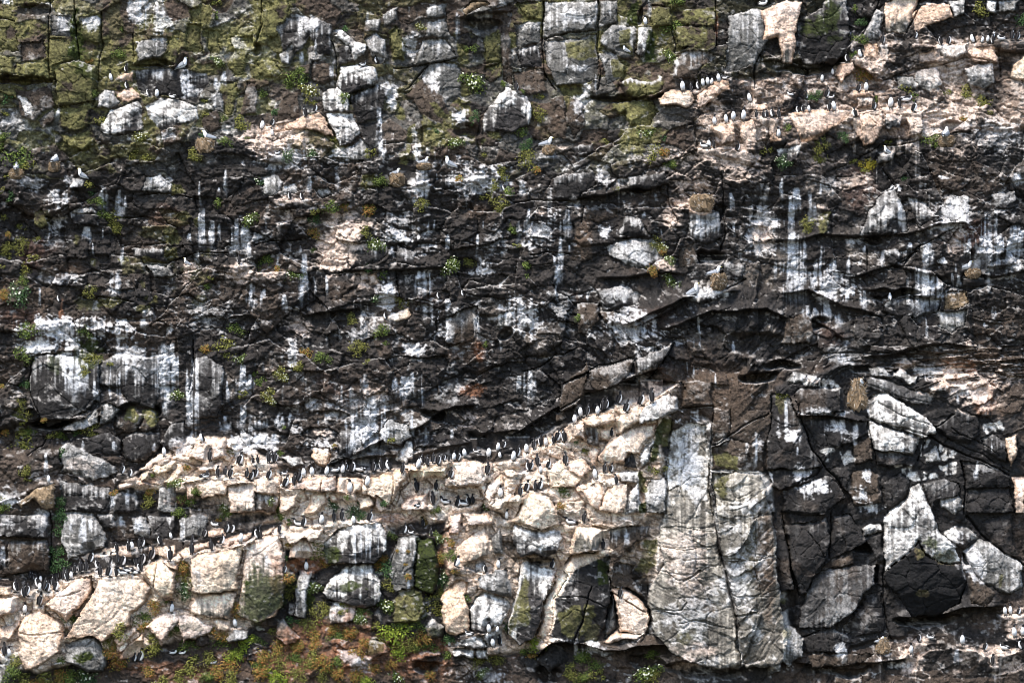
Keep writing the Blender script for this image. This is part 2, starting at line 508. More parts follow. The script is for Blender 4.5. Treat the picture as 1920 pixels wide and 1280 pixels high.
P 20,90,80,df; 945,90,110,g; 550,280,110,g; 650,275,80,o; 830,320,110,o; 1245,265,90,y; 1840,30,100,y; 1790,110,90,y; 1890,170,80,g; 1830,260,110,y; 1735,190,70,y; 820,460,100,y; 885,560,150,gf; 440,380,90,d; 440,310,60,y; 455,460,100,o; 435,590,50,g; 65,685,110,g; 265,780,130,gf; 850,750,80,d; 960,770,80,g; 1440,730,150,gf; 1590,675,110,y; 1090,985,90,y; 900,960,90,df; 940,1210,110,g; 720,1120,100,y; 1530,80,80,o; 10,375,40,g; 1910,440,60,g; 160,750,70,o
T 2 1
b D 22 .2 | 280,60 620,0 640,100 500,200 300,210
b D 26 .2 | 860,50 1130,0 1140,100 1000,150 880,130
b B 16 0 | 550,260 800,280 800,330 640,380 540,360
b D 26 .3 | 790,480 870,320 1000,400 1040,490 900,500
b G 26 .6 | 710,560 900,500 1060,510 1110,640 1000,740 850,720 740,660 # boulder: grey mottled slab in the dark strata beside an orange-green tuft, centre right
b R 28 .9 | 1310,230 1480,210 1500,330 1400,350 1320,320
b D 26 .5 | 1320,340 1560,330 1560,520 1450,560 1330,520
b D 24 .1 | 1580,700 1740,700 1740,830 1600,850
b B 22 .1 | 1240,600 1380,560 1400,700 1250,740
b D 22 .4 | 630,900 780,870 960,920 940,1020 700,1040
b B 22 0 | 500,1010 650,1000 660,1130 560,1240 490,1220 # boulder: smooth brown upright rock in the dark strata near the picture's middle
b B 20 0 | 660,1060 780,1050 830,1150 720,1180
b D 20 .6 | 1330,950 1500,900 1620,920 1620,960 1400,990
q B | 470,400 590,430 590,660 450,680
w 690 450 70 90 .85
w 220 430 110 110 .7
p 220 320 40 30 .6
p 1150 680 100 50 .7
w 1000 650 120 60 .5
p 1180 330 70 100 .7
p 1380 110 200 80 .7
p 1300 270 200 40 .7
r 1430 270 80 50 .6
w 1850 400 100 150 .65
p 1880 480 60 60 .7
g 720 950 120 80 .7
w 90 1080 120 110 .85
g 330 1060 130 140 .6
w 1030 1080 80 50 .75
w 1110 1210 90 60 .8
w 1480 930 130 30 .7
w 690 60 60 80 .5
p 1660 30 150 40 .6
w 870 570 200 60 .3
n 540 480 70 120 .6
w 940 1260 60 40 .6
s 395 300 520 60
s 370 500 860 60
s 350 720 870 45
s 430 560 620 20
s 125 290 540 35
s 55 380 560 50
s 325 640 720 20
s 340 860 980 15
s 990 310 370 20
s 1640 170 320 40
s 1660 390 490 20
s 1070 170 230 40
s 70 80 200 50
s 1120 440 490 12
s 580 920 990 20
s 1400 340 540 80
s 470 230 290 40
s 1400 1100 1280 20
s 985 1140 1270 40
k 1480 680 110 50 34
k 950 170 60 25 24
v 24 50 | 450,220 520,210 700,190 840,140 1130,100
v 20 40 | 700,800 1030,775 1230,770
v 22 40 | 820,510 1030,480
v 22 50 | 860,1150 1060,1080 1200,1010 1290,960
v 20 40 | 900,1170 1060,1130 1330,960 1640,900
c 5 | 0,230 300,215 480,215
c 3 | 1280,1210 1560,1060 1640,1040
c 4 | 540,260 520,380
c 4 | 1160,100 1170,260 1240,400
c 4 | 140,630 440,630
c 4 | 1580,0 1590,500 1560,620
c 3 | 140,710 430,720
c 3 | 1220,1280 1500,1160 1640,1120
c 4 | 1750,820 1620,900
l 18 50 | 1200,260 1330,230 1500,210
l 16 50 | 1300,940 1400,920 1620,900
B hunched on the rust-stained nest ledge, right of centre | 1375,216,a,52; 1455,207,H,46
K 1520,806,T,66,on a straw nest beside the black hollow
K 1370,932,T,76,on a whitened lip just left of a straw nest
N 1420,260,170,100,drooping and rust-stained under two guillemots right of centre
N 1545,850,140,100,round and tan beside the black hollow
P 185,10,80,o; 1120,540,120,yf; 1140,610,70,o; 1195,665,80,gf; 1055,755,100,o; 1185,840,120,gf; 500,1105,60,g; 105,720,80,g; 110,790,50,g; 15,440,50,g; 35,570,50,y; 785,140,40,y
T 3 1
b D 26 .5 | 700,480 760,280 830,180 960,130 1040,330 1060,460 960,475 # boulder: dark hump of rock with white-flecked top in the right wall
b D 20 .4 | 1050,200 1200,250 1240,380 1150,430 1080,330
b D 20 .6 | 1240,330 1370,190 1500,200 1490,330 1330,390
b D 18 .3 | 1660,180 1850,140 1860,280 1660,290
b D 34 .2 | 880,980 1180,950 1300,960 1280,1060 1120,1110 960,1110 860,1050 # rock_block: dark rounded shelf below the black slit in the right wall
b N 22 0 | 1310,1030 1320,920 1470,900 1490,980 1400,1040
b G 20 .5 | 1280,1050 1480,1040 1470,1150 1370,1210 1280,1160
b B 16 0 | 130,1100 290,1050 330,1200 300,1280 100,1280
b D 20 .3 | 880,590 980,580 1000,640 950,690 890,680
b G 18 .3 | 1150,570 1230,540 1240,640 1160,680
q O | 390,340 470,320 450,460 370,470
w 940 150 50 20 .95
w 1300 680 40 40 .9
p 1400 560 50 90 .7
w 1350 350 120 80 .6
g 1750 250 150 100 .5
p 420 280 50 30 .8
w 640 530 100 30 .6
w 1150 120 60 30 .6
p 650 60 150 60 .5
w 1300 50 70 10 .8
w 500 60 150 60 .3
s 170 200 540 70
s 220 130 320 80
s 320 170 400 70
s 400 100 190 25
s 990 230 440 25
s 110 60 240 30
s 490 670 800 70
s 620 640 800 40
s 390 570 900 60
s 320 760 880 70
s 270 800 860 80
s 200 620 880 60
s 715 900 1050 50
s 590 920 990 40
s 635 890 960 20
s 1070 540 620 50
s 1190 540 760 80
s 1190 780 930 40
s 1260 790 1030 90
s 1420 780 890 40
s 1500 520 640 40
s 1550 510 590 40
s 1660 480 620 40
s 1730 470 760 80
s 1890 450 620 60
s 1590 650 740 50
s 1790 560 700 50
s 300 1010 1110 80
s 360 1030 1100 50
s 450 970 1150 60
s 1185 1100 1260 25
s 1380 770 860 30
s 1410 690 760 30
s 1690 1020 1120 40
s 540 1050 1180 50
s 1610 1140 1180 30
s 1850 20 130 60
s 870 600 740 30
s 730 560 620 30
k 960 940 165 26 56
k 350 1160 90 40 20
k 820 530 70 40 20
v 26 30 | 780,900 860,890 1000,910 1180,945
v 16 40 | 50,545 200,540 400,485 700,490 960,480 1060,480 1240,410 1470,390 1500,440
v 16 40 | 640,790 950,720 1100,750 1300,790
v 16 40 | 1480,760 1700,780 1920,750
v 22 40 | 150,930 300,900 560,1010 830,1090
v 18 40 | 330,1110 430,1160 560,1260
c 4 | 1120,610 1060,640 1020,700
c 4 | 870,0 900,60 960,140
c 3 | 550,520 700,500 860,520
c 4 | 760,600 750,750
c 4 | 1000,680 1080,640 1120,580 1240,520
c 3 | 1480,1080 1700,1110 1920,1100
K 1490,746,T,62,on a nest among white streaks at the right edge
K 912,962,u,36,inside the black slit of the right wall
N 1530,780,120,60,among white streaks near the right edge
P 295,410,100,y; 740,5,60,y; 1020,60,50,d
T 0 2
b D 44 .25 | 220,130 420,100 600,130 760,150 760,370 690,480 520,600 370,650 260,480 230,300 # boulder: huge dark bulging rock at left with white crown above a black hollow
b D 28 .5 | 740,200 900,100 1180,100 1200,420 1150,520 960,480 900,350 760,330
b D 32 .3 | 1450,120 1550,100 1680,180 1680,440 1640,560 1450,590 1440,450 # boulder: dark rounded rock between two white waterfall-like streaks at left
b G 28 .8 | 480,690 700,520 740,480 730,620 560,700
b G 26 .6 | 740,640 770,480 840,470 890,520 830,620
b B 26 0 | 860,640 940,500 1000,500 1060,560 1000,680 940,690
b B 26 0 | 1030,660 1080,510 1160,540 1170,640 1080,690
b D 32 .1 | 590,760 830,690 900,760 890,880 700,850 580,800 # boulder: dark rounded boulder above the pale triangular slab at left
b D 32 .1 | 900,760 1000,680 1180,690 1210,800 1080,890 920,890 # boulder: dark boulder just right of its twin above the pale triangular slab
b D 26 .1 | 1200,780 1290,620 1390,600 1390,760 1300,860
b G 38 .8 | 470,810 520,780 640,820 860,940 880,1000 700,1040 460,980 # rock_slab: pale grey-green triangular slab at left, above the mid ledge
b N 34 .9 | 130,1200 300,1080 430,1060 420,1240 370,1260 260,1180 160,1230 # boulder: sandy wedge-shaped rock at the left edge topped by one guillemot
b D 28 .3 | 460,1050 830,1090 830,1280 480,1280
b D 28 .3 | 850,1110 1030,1110 1050,1280 860,1280
b P 30 1 | 1030,950 1180,860 1320,860 1250,900 1100,960
b P 28 1 | 1160,960 1330,900 1300,960 1200,1010
b P 30 1 | 1220,1060 1370,910 1380,960 1300,1060
b P 28 1 | 1420,880 1480,760 1720,710 1700,860 1560,890 # rock_slab: pale tilted slab above the left end of the long tan ledge
b P 28 1 | 1490,930 1600,900 1700,880 1690,950 1520,970
b P 32 1 | 1480,1040 1730,1040 1720,1160 1520,1180 1480,1120 # boulder: tan block with green plants left of it, left end of the long ledge
b P 32 .8 | 1730,1080 1920,1050 1920,1280 1740,1280
b G 28 .4 | 1200,1100 1310,1070 1320,1280 1180,1280
b P 30 .8 | 1380,1050 1460,1040 1480,1130 1400,1180
b P 26 1 | 900,1060 1020,1020 1010,1060 900,1100
b P 26 1 | 1060,980 1130,960 1130,1000 1070,1040
m 660 140 120 150 .8
m 440 180 45 100 .6
o 960 560 35 60 .9
o 1110 580 50 50 .9
w 330 60 130 70 .9
w 510 100 40 150 1
w 960 80 200 80 .8
w 1050 230 110 120 .45
g 80 1150 120 60 .6
w 60 1180 110 30 .8
w 1850 760 90 110 .9
p 1360 850 60 60 .8
p 600 960 200 60 .3
w 1360 800 70 70 .6
n 780 1060 90 30 .6
n 850 900 60 40 .4
r 1160 1040 90 25 .7
r 1340 1180 80 60 .5
s 1235 20 460 65
s 1300 20 350 60
s 1225 440 560 50
s 1435 130 380 45
s 1420 380 700 60
s 1440 640 790 50
s 905 220 470 50
s 950 130 330 30
s 725 300 510 35
s 830 180 460 15
s 1810 180 430 80
s 1870 250 420 60
s 1820 480 670 80
s 1710 300 480 25
s 1690 560 690 70
s 1890 560 700 50
s 855 750 830 40
s 1170 760 840 25
s 1650 600 680 30
s 340 840 1040 30
s 860 1160 1280 60
s 980 1110 1260 60
s 610 740 810 30
k 400 640 150 40 60
k 1050 420 120 60 24
k 1160 540 50 40 20
l 26 80 | 0,1190 160,1150 300,1070 430,1050 460,1040
l 36 90 | 870,1030 1000,1000 1200,880 1330,850 1420,860
l 36 120 | 1380,1050 1500,1020 1730,1030 1920,1050
c 5 | 1440,0 1440,130 1420,380
c 4 | 230,130 220,300 250,420 350,620
c 4 | 200,850 330,780 360,700
B on the slanting slabs below the white streaks at left | 1515,752,l,80; 1240,857,w,82; 930,992,R,82; 990,1012,R,72
B alone on the sandy wedge rock at the left edge | 375,1057,w,72
B at the left end of the long tan ledge | 1582,892,a,92; 1810,922,R,92; 1545,1022,H,60; 1640,1007,a,78; 1700,1000,a,70; 1735,1017,a,86; 1855,1017,a,72; 1895,1037,R,80; 1905,912,a,62
P 1815,140,100,gf; 1325,400,130,gf; 1820,400,60,y; 170,110,110,g; 170,310,100,d; 150,480,90,y; 160,540,100,y; 165,610,70,y; 170,760,180,y; 215,690,100,g; 400,700,80,y; 455,720,90,g; 475,830,80,d; 580,685,100,d; 680,660,110,y; 205,970,90,y; 205,1030,60,y; 40,1250,110,g; 450,1200,90,d; 455,1270,80,d; 1120,1190,120,y; 1130,1120,90,o; 1350,1060,110,gf; 1400,1190,140,g; 1480,1130,90,g; 1690,1240,90,gf; 1410,950,70,o; 1730,830,40,y; 25,700,80,o; 10,350,60,o; 870,1140,60,o; 1160,1000,50,g; 1690,50,120,y; 1560,70,90,o; 1910,245,40,g; 340,590,50,o; 820,170,60,y; 20,1180,50,y; 700,150,110,y; 640,220,90,y
T 1 2
b G 30 .7 | 910,690 1000,590 1150,640 1170,720 1080,770 950,760 # boulder: white-crusted knobbly rock hanging above the long tan ledge
b D 28 .4 | 830,400 960,340 980,440 880,520 820,480
b W 30 .7 | 1030,890 1140,740 1190,760 1210,880 1150,920 # boulder: white fan-shaped rock standing behind the long row of guillemots
b P 34 .8 | 400,880 420,800 540,810 560,870 500,940 440,920 # boulder: cream boulder at the back of the long tan ledge, left part
b W 30 .6 | 200,880 330,870 340,930 240,960
b D 22 .4 | 620,680 760,620 790,760 700,860 600,860
b P 30 .9 | 80,920 160,915 170,980 90,980
b P 34 .9 | 0,1020 170,1010 180,1150 0,1130
b B 26 .2 | 0,1130 180,1160 170,1280 0,1280
b P 38 1 | 190,1090 320,1030 600,1000 620,1110 480,1130 330,1110 # boulder: long tan block of the bird ledge directly right of a vertical joint
b P 40 1 | 620,1010 760,985 800,1010 790,1110 700,1150 610,1130
b P 40 1 | 810,1000 1020,960 1160,950 1180,1000 1090,1080 1000,1240 830,1130 # boulder: large tan block of the bird ledge under the middle of the long row
b P 40 1 | 1180,960 1300,940 1450,920 1440,1010 1240,1060 1160,1060
b P 38 1 | 1460,910 1560,870 1760,880 1760,960 1690,1060 1500,1090 1440,1040 # boulder: cracked tan block of the bird ledge at the right end of the long row
b P 38 1 | 1700,1160 1730,1040 1840,970 1850,1050 1740,1210 # rock_slab: pale leaning slab below the right end of the long row
b P 34 1 | 1090,1220 1150,1150 1300,1150 1300,1280 1110,1280
b P 34 1 | 370,1280 420,1150 530,1120 560,1200 480,1280
b P 34 1 | 190,1130 300,1130 290,1220 200,1270
b P 34 1 | 740,1160 850,1140 880,1220 780,1260
b P 32 1 | 1500,1100 1680,1090 1660,1180 1520,1150
b P 32 1 | 560,1130 620,1140 640,1200 580,1210
b P 32 1 | 890,1140 1000,1250 940,1280 880,1240
w 90 760 110 60 .8
w 470 800 90 40 .7
g 1050 660 130 70 .6
w 300 640 70 50 .6
w 1200 30 90 60 .8
p 1600 560 90 40 .85
p 1590 630 60 50 .85
r 1650 370 110 50 .8
r 1690 80 40 60 .7
n 1560 60 180 80 .6
p 480 690 70 40 .6
w 250 100 40 100 .6
w 560 560 80 40 .4
w 440 480 110 50 .4
g 1450 300 100 60 .5
g 1400 400 110 60 .5
p 150 270 50 40 .6
p 900 360 70 30 .7
n 1720 220 60 60 .5
w 700 560 300 200 .2
s 1100 260 470 90
s 1170 240 440 80
s 1050 270 400 60
s 1245 240 520 40
s 660 330 460 50
s 820 250 370 60
s 845 590 690 20
s 690 580 680 25
s 165 550 660 40
s 205 560 650 40
s 250 540 650 30
s 30 590 660 60
s 90 580 650 50
s 730 740 860 70
s 1470 660 740 30
s 1270 640 750 60
s 480 570 630 20
s 150 690 800 60
s 30 690 800 80
s 1180 560 740 20
k 1720 720 140 60 30
k 1300 560 100 50 24
k 780 590 60 50 20
v 30 40 | 540,930 800,830 1000,700 1200,650 1400,520 1600,480
v 26 40 | 560,930 800,880 1000,850 1060,860
v 26 40 | 1200,850 1400,790 1600,760 1800,700 1920,660
l 40 120 | 190,1060 330,1040 500,990 760,975 1000,950 1200,940 1400,900 1560,860 1700,850 1920,780
l 26 60 | 0,900 200,890 400,880
c 5 | 180,950 185,1150 180,1280
c 4 | 1020,960 1030,1080 1000,1240
c 4 | 1180,960 1160,1060 1090,1120 1050,1220
c 4 | 500,1020 490,1120
c 3 | 1500,960 1500,1060 1560,1090
B on the shelf above the long tan ledge's left end | 100,902,a,90; 125,907,L,86; 152,902,a,82; 20,907,a,60
B in the long row on the tan ledge, left half | 10,1017,R,86; 110,1027,R,82; 215,997,H,46; 235,1087,R,92; 290,1067,a,82; 332,1047,R,92; 368,1010,w,82; 432,1002,w,82; 535,997,w,82; 600,977,H,60; 655,987,w,86; 680,962,a,72; 735,977,R,92; 778,972,h,60; 822,987,w,50; 885,972,a,86; 945,957,a,86; 995,962,L,92; 1100,982,a,82
B in the long tan ledge row, right of the fan-shaped rock | 1218,947,w,86; 1247,912,L,72; 1290,927,a,78; 1330,902,a,72; 1375,922,R,86; 1415,892,R,62; 1447,887,a,52; 1488,892,w,76; 1522,892,R,72; 1568,862,w,76; 1655,832,h,42; 1745,867,w,86; 1815,817,w,76; 1828,872,w,60; 1862,797,R,62
B on the tan blocks below the long row | 705,1132,w,100; 840,1082,w,96; 1470,1022,R,82; 1735,992,a,92; 1210,1122,a,96; 1355,1112,a,76
B in the little group among tan rubble below the long row | 1330,1217,a,92; 1420,1217,h,60; 1215,1237,H,46; 1520,1237,R,82; 1555,1232,h,70; 1590,1227,L,82; 1630,1212,a,72
P 770,60,110,y; 505,125,130,g; 835,155,50,y; 325,190,100,y; 395,90,110,o; 210,240,100,yf; 125,410,120,yf; 980,15,60,g; 1730,20,50,g; 15,235,30,g; 55,290,80,g; 210,650,40,g; 595,790,50,o; 1010,740,60,y; 175,830,50,g; 125,1190,70,gf; 585,1215,90,df; 700,1155,50,g; 750,1265,110,df; 975,1215,70,d; 1720,1240,60,gf; 1350,1270,90,g; 170,1260,50,g
T 2 2
b B 44 .05 | 560,230 700,170 900,130 890,200 780,310 620,370 570,300 # rock_slab: long brown slab jutting over the upper end of the tan ledge
b D 38 .3 | 920,130 1210,20 1200,80 1080,200 930,250 # rock_slab: dark grey slab right of the jutting brown slab
b B 28 0 | 340,490 380,310 540,250 540,390 480,450 370,500
b B 26 0 | 390,280 520,200 540,150 560,220 540,240
b D 24 .1 | 140,210 200,190 250,250 230,300 150,260
b B 24 0 | 310,520 370,500 390,560 320,590
b P 40 1 | 270,700 420,620 530,620 540,740 440,720 300,740
b P 40 1 | 500,590 560,540 740,510 760,600 640,635 540,635 # boulder: smooth tan block under the upper cluster of guillemots
b P 38 1 | 760,600 800,550 1000,460 980,600 860,660 780,680
b W 42 .75 | 980,500 1180,370 1250,390 1240,510 1120,570 960,620 # boulder: black-and-white speckled knob at the top end of the tan ledge
b P 30 .6 | 640,640 750,620 770,690 700,740 640,720
b B 26 .3 | 540,640 630,640 630,790 550,780
b P 42 1 | 640,830 700,740 960,620 1100,600 1080,680 960,830 860,830 840,900 690,920 620,880 # rock_slab: big cream slab slanting up to the speckled knob
b W 38 1 | 950,850 1070,720 1070,760 1040,880 970,950
b D 34 .2 | 830,870 890,820 920,860 940,950 830,945
b P 42 1 | 250,960 380,900 470,990 510,1040 460,1100 280,1110 # boulder: big rounded tan boulder, left one of the adjoining pair below the ledge
b P 40 1 | 380,930 520,890 580,970 510,1030 430,980 # boulder: small smooth cream boulder upper right of the rounded tan boulder
b P 40 .9 | 0,1160 100,970 250,970 260,1090 100,1110
b P 36 1 | 500,1130 620,1050 660,1060 670,1180 640,1260 520,1180
b P 38 .9 | 640,1260 690,1080 850,1070 850,1160 800,1280 # rock_block: peach upright block right of a dark joint below the cream slab
b W 36 1 | 790,980 950,970 940,1050 800,1060
b W 36 .9 | 850,1130 940,1040 960,1280 820,1280
b G 32 .4 | 1040,1020 1150,1010 1150,1280 1000,1280 980,1120
b B 22 0 | 1260,490 1300,290 1500,300 1510,470
b B 20 0 | 1530,500 1630,510 1640,680 1500,770
b B 20 .1 | 1510,800 1640,720 1900,760 1900,950 1500,950
b P 34 1 | 560,830 600,790 640,810 600,950 570,920
q M | 1090,640 1140,580 1200,600 1130,760 1090,850 1040,900 1060,790
q O | 1150,600 1210,580 1170,780 1120,800
q O | 930,990 980,960 1010,1100 960,1100
q M | 930,1200 990,1200 980,1280 930,1280
q O | 1540,990 1610,970 1610,1190 1520,1130
q O | 1510,830 1600,820 1670,860 1660,950 1520,920
w 1060 40 140 30 .7
w 1850 740 80 60 .7
w 1780 1230 150 60 .5
n 1500 350 300 250 .5
p 900 400 200 60 .3
p 200 900 200 80 .7
p 1080 340 120 40 .8
r 480 1130 30 60 .5
s 130 220 480 90
s 60 260 400 60
s 1300 150 230 20
s 1350 0 50 20
s 1400 0 50 20
s 1660 0 100 20
s 1520 240 360 20
s 1350 190 260 15
s 1820 720 950 40
s 1100 0 100 60
s 1400 640 700 60
k 1850 270 120 40 44
k 820 350 140 50 24
k 720 680 40 30 20
v 36 50 | 570,385 620,380 780,320 960,245 1080,205
v 24 40 | 0,700 150,610 330,520 460,470 560,390
c 4 | 370,310 540,240 640,170 880,120
c 5 | 330,500 560,380
c 4 | 80,220 200,170 330,100 500,60
c 4 | 1170,880 1160,1130 1140,1280
c 5 | 1250,500 1400,490 1520,480 1530,540 1500,700 1485,960 1490,1280
c 4 | 1500,790 1600,720 1760,620 1920,540
c 3 | 1640,510 1640,660
c 3 | 1490,950 1640,960 1900,970
c 4 | 1030,280 1200,60 1230,20
c 5 | 1200,600 1170,800
l 44 140 | 0,850 130,770 240,690 410,610 470,600
l 44 120 | 480,590 700,520 800,470 870,520 960,470 1100,400 1260,310
l 24 60 | 0,1000 120,960 300,950 380,900 470,900
l 24 60 | 0,1160 60,1150 220,1105 290,1110
l 22 50 | 620,1030 700,970 800,975
B on the rising ledge above the end of the long row | 10,892,w,92; 45,862,R,86; 110,832,w,82; 165,802,a,78; 210,782,a,82; 255,782,w,80; 310,767,a,72; 345,747,R,92; 387,752,a,96
B in the upper cluster under the jutting brown slab | 465,614,w,86; 510,562,w,86; 560,552,a,86; 580,502,a,80; 620,507,a,78; 637,547,w,80; 675,512,a,86; 707,502,R,82; 800,467,R,92; 855,527,R,92; 970,477,R,96; 1045,457,a,106
B on the tan shelf below the rising ledge | 120,967,L,78; 145,962,R,78; 195,927,a,86; 215,982,w,66; 275,947,R,72; 405,917,a,92
B lined up left of the big rounded tan boulder | 70,1152,a,86; 115,1122,R,86; 175,1112,a,78; 217,1107,R,86; -90,1167,w,92
B under the big cream slab | 620,1027,w,92; 690,977,a,78; 745,977,R,68; 777,1062,a,72; 750,707,a,62
P 395,1130,120,gf; 560,830,70,y; 350,1240,90,o; 1060,960,80,y; 1130,960,60,y; 480,750,40,d
T 3 2
b G 34 .8 | 110,320 170,240 270,250 270,300 220,330
q W | 250,330 290,250 500,270 560,330 520,360
b D 34 .1 | 180,400 230,350 560,340 600,420 560,520 300,550 220,540 # boulder: dark block with a white lower edge left of the tall straw mound
b D 30 .2 | 20,420 60,400 140,420 210,550 330,800 390,930 300,950 0,940 # rock_pillar: dark column with white splashes and grass on its corner top
b D 28 .1 | 260,600 430,570 720,610 730,690 620,760 500,780 370,770
q W | 370,790 520,780 530,820 440,910 410,900
q W | 510,830 620,800 640,880 560,920
b B 22 0 | 630,760 780,700 790,870 640,910
b D 38 .5 | 750,280 900,290 1170,380 1230,420 1200,520 900,400 750,360
b W 40 1 | 740,440 900,380 1110,540 1240,640 1280,700 1180,730 730,580 # rock_slab: big white bedded slab at right, dipping to the right
b W 42 1 | 740,600 900,640 1150,720 1090,850 800,800 750,690 # rock_block: brilliant white block under the bedded slab at right
b W 34 .7 | 950,250 1010,180 1110,270 1130,310 1050,320
b G 32 .6 | 770,200 880,190 940,270 900,280 780,260
b G 32 .8 | 1190,340 1300,290 1360,340 1310,390 1210,380 # boulder: grey-white angular stone beside the pink-stained crag at right
b D 30 .2 | 1250,640 1370,560 1400,520 1580,560 1580,720 1500,760 1340,720
q W | 1110,860 1160,730 1240,740 1150,900
b G 30 .7 | 1160,850 1280,770 1290,880 1180,900
q W | 1300,770 1420,830 1400,870 1300,870
q W | 1270,910 1400,890 1440,970 1310,990
q W | 1140,950 1240,980 1280,1010 1170,1030
b D 32 .4 | 1180,1060 1300,1010 1440,1040 1440,1170 1300,1180 1250,1230
b G 32 .9 | 1310,1180 1430,1140 1480,1240 1400,1280 1310,1230
b D 30 .1 | 1440,890 1500,890 1800,1000 1820,1080 1480,1100
b D 30 .1 | 1490,1100 1820,1090 1850,1280 1510,1280 # rock_block: broad dark block at right edge left of a peach strip
b P 28 .9 | 1820,1000 1930,1000 1930,1280 1860,1280 1840,1100 # rock_block: peach upright strip of rock at the right edge
b P 30 .7 | 1790,720 1870,690 1870,800 1820,930 1790,860
b D 30 .3 | 1590,740 1690,690 1790,740 1780,900 1620,830
q W | 1610,640 1740,610 1770,650 1640,700
b D 34 .2 | 800,810 970,820 1090,860 1130,940 820,910
b D 34 .1 | 860,1060 1000,980 1080,1060 1060,1150 870,1250
q W | 960,920 1080,920 1160,1010 1150,1050 1060,1030
b D 30 .1 | 430,950 600,930 590,1100 560,1110 470,980
b B 32 .1 | 560,1080 610,960 760,930 830,1000 850,1200 640,1240 # boulder: brown-grey block with a broken white streak, right centre
b D 30 .1 | 0,960 130,950 400,940 380,990 100,1100 20,1060
b D 32 .1 | 110,1110 430,1000 540,1120 560,1160 450,1240 430,1290 110,1290 # boulder: dark block with a white splash on its top, right of the grey column
b G 24 .5 | 1560,500 1600,470 1670,500 1670,560 1610,570
w 100 620 60 90 .9
w 160 690 60 40 .95
w 400 530 160 25 .7
w 500 650 70 70 .9
w 650 690 30 60 .7
w 730 1000 40 70 .9
w 690 1150 60 70 .9
w 340 1090 70 60 .95
w 20 990 20 40 1
w 260 960 60 60 .8
w 750 1230 100 40 .9
r 1480 240 90 70 1
p 1480 290 90 60 .9
r 1640 350 50 50 1
w 1420 400 110 40 .85
w 1550 410 80 40 .85
w 1250 230 150 60 .6
p 1400 220 90 50 .7
g 560 110 160 60 .5
n 1500 130 220 90 .6
n 1700 520 150 60 .4
p 1060 170 60 30 .7
p 1480 40 30 40 .9
w 340 280 110 30 .8
p 380 290 90 30 .7
g 1640 950 150 30 .4
o 90 470 30 60 .6
s 110 450 640 50
s 190 790 860 20
s 1565 900 1060 35
s 560 90 180 90
s 1680 720 800 20
s 1660 730 830 20
s 1420 400 470 20
k 720 215 90 30 30
k 100 195 110 40 30
k 1450 640 60 40 16
v 26 40 | 210,560 450,555 700,600
v 20 40 | 800,100 920,100 1050,60 1250,30 1500,40
c 5 | 720,570 1200,710 1440,830 1800,990
c 3 | 1280,690 1500,800 1800,960
c 4 | 1120,890 1190,740
c 4 | 1260,650 1380,560
c 5 | 210,520 330,800 430,960 560,1110
c 4 | 730,600 800,800 820,900
c 5 | 1440,890 1470,1050 1480,1280
c 3 | 820,470 1000,560 1230,650
c 3 | 760,330 1000,420 1200,480
c 3 | 1360,660 1500,720 1700,830
l 18 50 | 1200,290 1400,240 1560,230 1690,330
K 692,292,u,46,white-headed, on top of the tall straw mound at right
N 665,400,150,230,tall and shaggy between two dark blocks, right of centre
P 95,410,60,y; 680,380,60,o
T 0 3
b D 38 .1 | 0,0 390,0 400,80 380,180 0,160 # boulder: smooth dark rounded block at the left edge above the brown block
b B 38 .1 | 60,190 380,190 380,420 60,440 # rock_block: dark brown squarish block left of the ivy-like green strip
b G 30 .4 | 500,0 700,0 820,150 800,250 650,300 520,350 480,200
b D 28 .3 | 700,0 870,0 880,90 820,130
b G 28 .6 | 990,50 1100,30 1110,190 1000,160
b D 26 .2 | 1110,20 1300,20 1300,180 1110,190
b G 30 .5 | 1340,50 1500,0 1560,50 1560,180 1360,200
b P 40 1 | 0,540 100,540 110,600 0,610
b P 46 1 | 0,630 150,610 215,640 190,710 80,760 0,790 # boulder: cream boulder at the left edge below the packed guillemots
b P 50 1 | 360,680 470,560 560,500 710,460 690,540 590,690 520,760 490,790 # boulder: cream tilted boulder directly under the packed guillemots
b P 56 1 | 500,930 610,700 720,560 740,480 1060,470 1130,600 1090,690 1000,760 1000,850 880,900 760,985 690,930 # boulder: biggest smooth cream boulder at lower left, grey lower edge
b P 52 .95 | 140,900 170,790 320,700 390,760 470,790 490,900 470,1040 360,1110 200,1180 150,1060 # boulder: cream upright boulder lower left with grey blotches, left of biggest one
b P 42 1 | 0,870 100,830 150,770 160,830 110,900 30,1010 0,1010
b P 48 1 | 1100,450 1130,370 1250,370 1340,440 1330,560 1300,640 1240,670 1160,570 1110,500 # boulder: cream split boulder with a vertical crack beside orange-green plants
b P 42 1 | 1230,370 1350,380 1360,420 1280,410
b P 54 1 | 1470,340 1520,300 1830,230 1780,400 1770,560 1600,600 1450,600 # boulder: tall white-cream block with a bluish left edge, lower left centre
b P 50 .6 | 1430,640 1590,600 1760,580 1760,790 1560,780 1430,750
b G 48 .7 | 500,970 640,930 710,940 790,1030 820,1080 800,1200 640,1190 500,1110 # boulder: grey-topped boulder with dark moss on its front, lower left
b P 44 1 | 900,1100 1000,980 1120,900 1100,1050 1060,1070
b P 46 1 | 1130,870 1190,790 1330,730 1340,800 1220,990 1200,930 # rock_slab: pale triangular slab lower left with guillemot above it
b P 42 .8 | 1340,770 1380,750 1500,780 1610,850 1580,900 1470,960 1420,950 1360,970
b D 36 0 | 1460,960 1560,910 1590,990 1480,1010
b P 40 1 | 1580,790 1750,800 1740,870 1660,870
b P 36 1 | 530,730 590,695 600,760 550,770
b P 38 1 | 860,960 960,880 1050,860 1060,900 920,1020
b G 36 .5 | 1700,930 1780,860 1880,870 1870,920 1720,960
b G 30 .3 | 0,1130 100,1080 140,1200 60,1280 0,1280
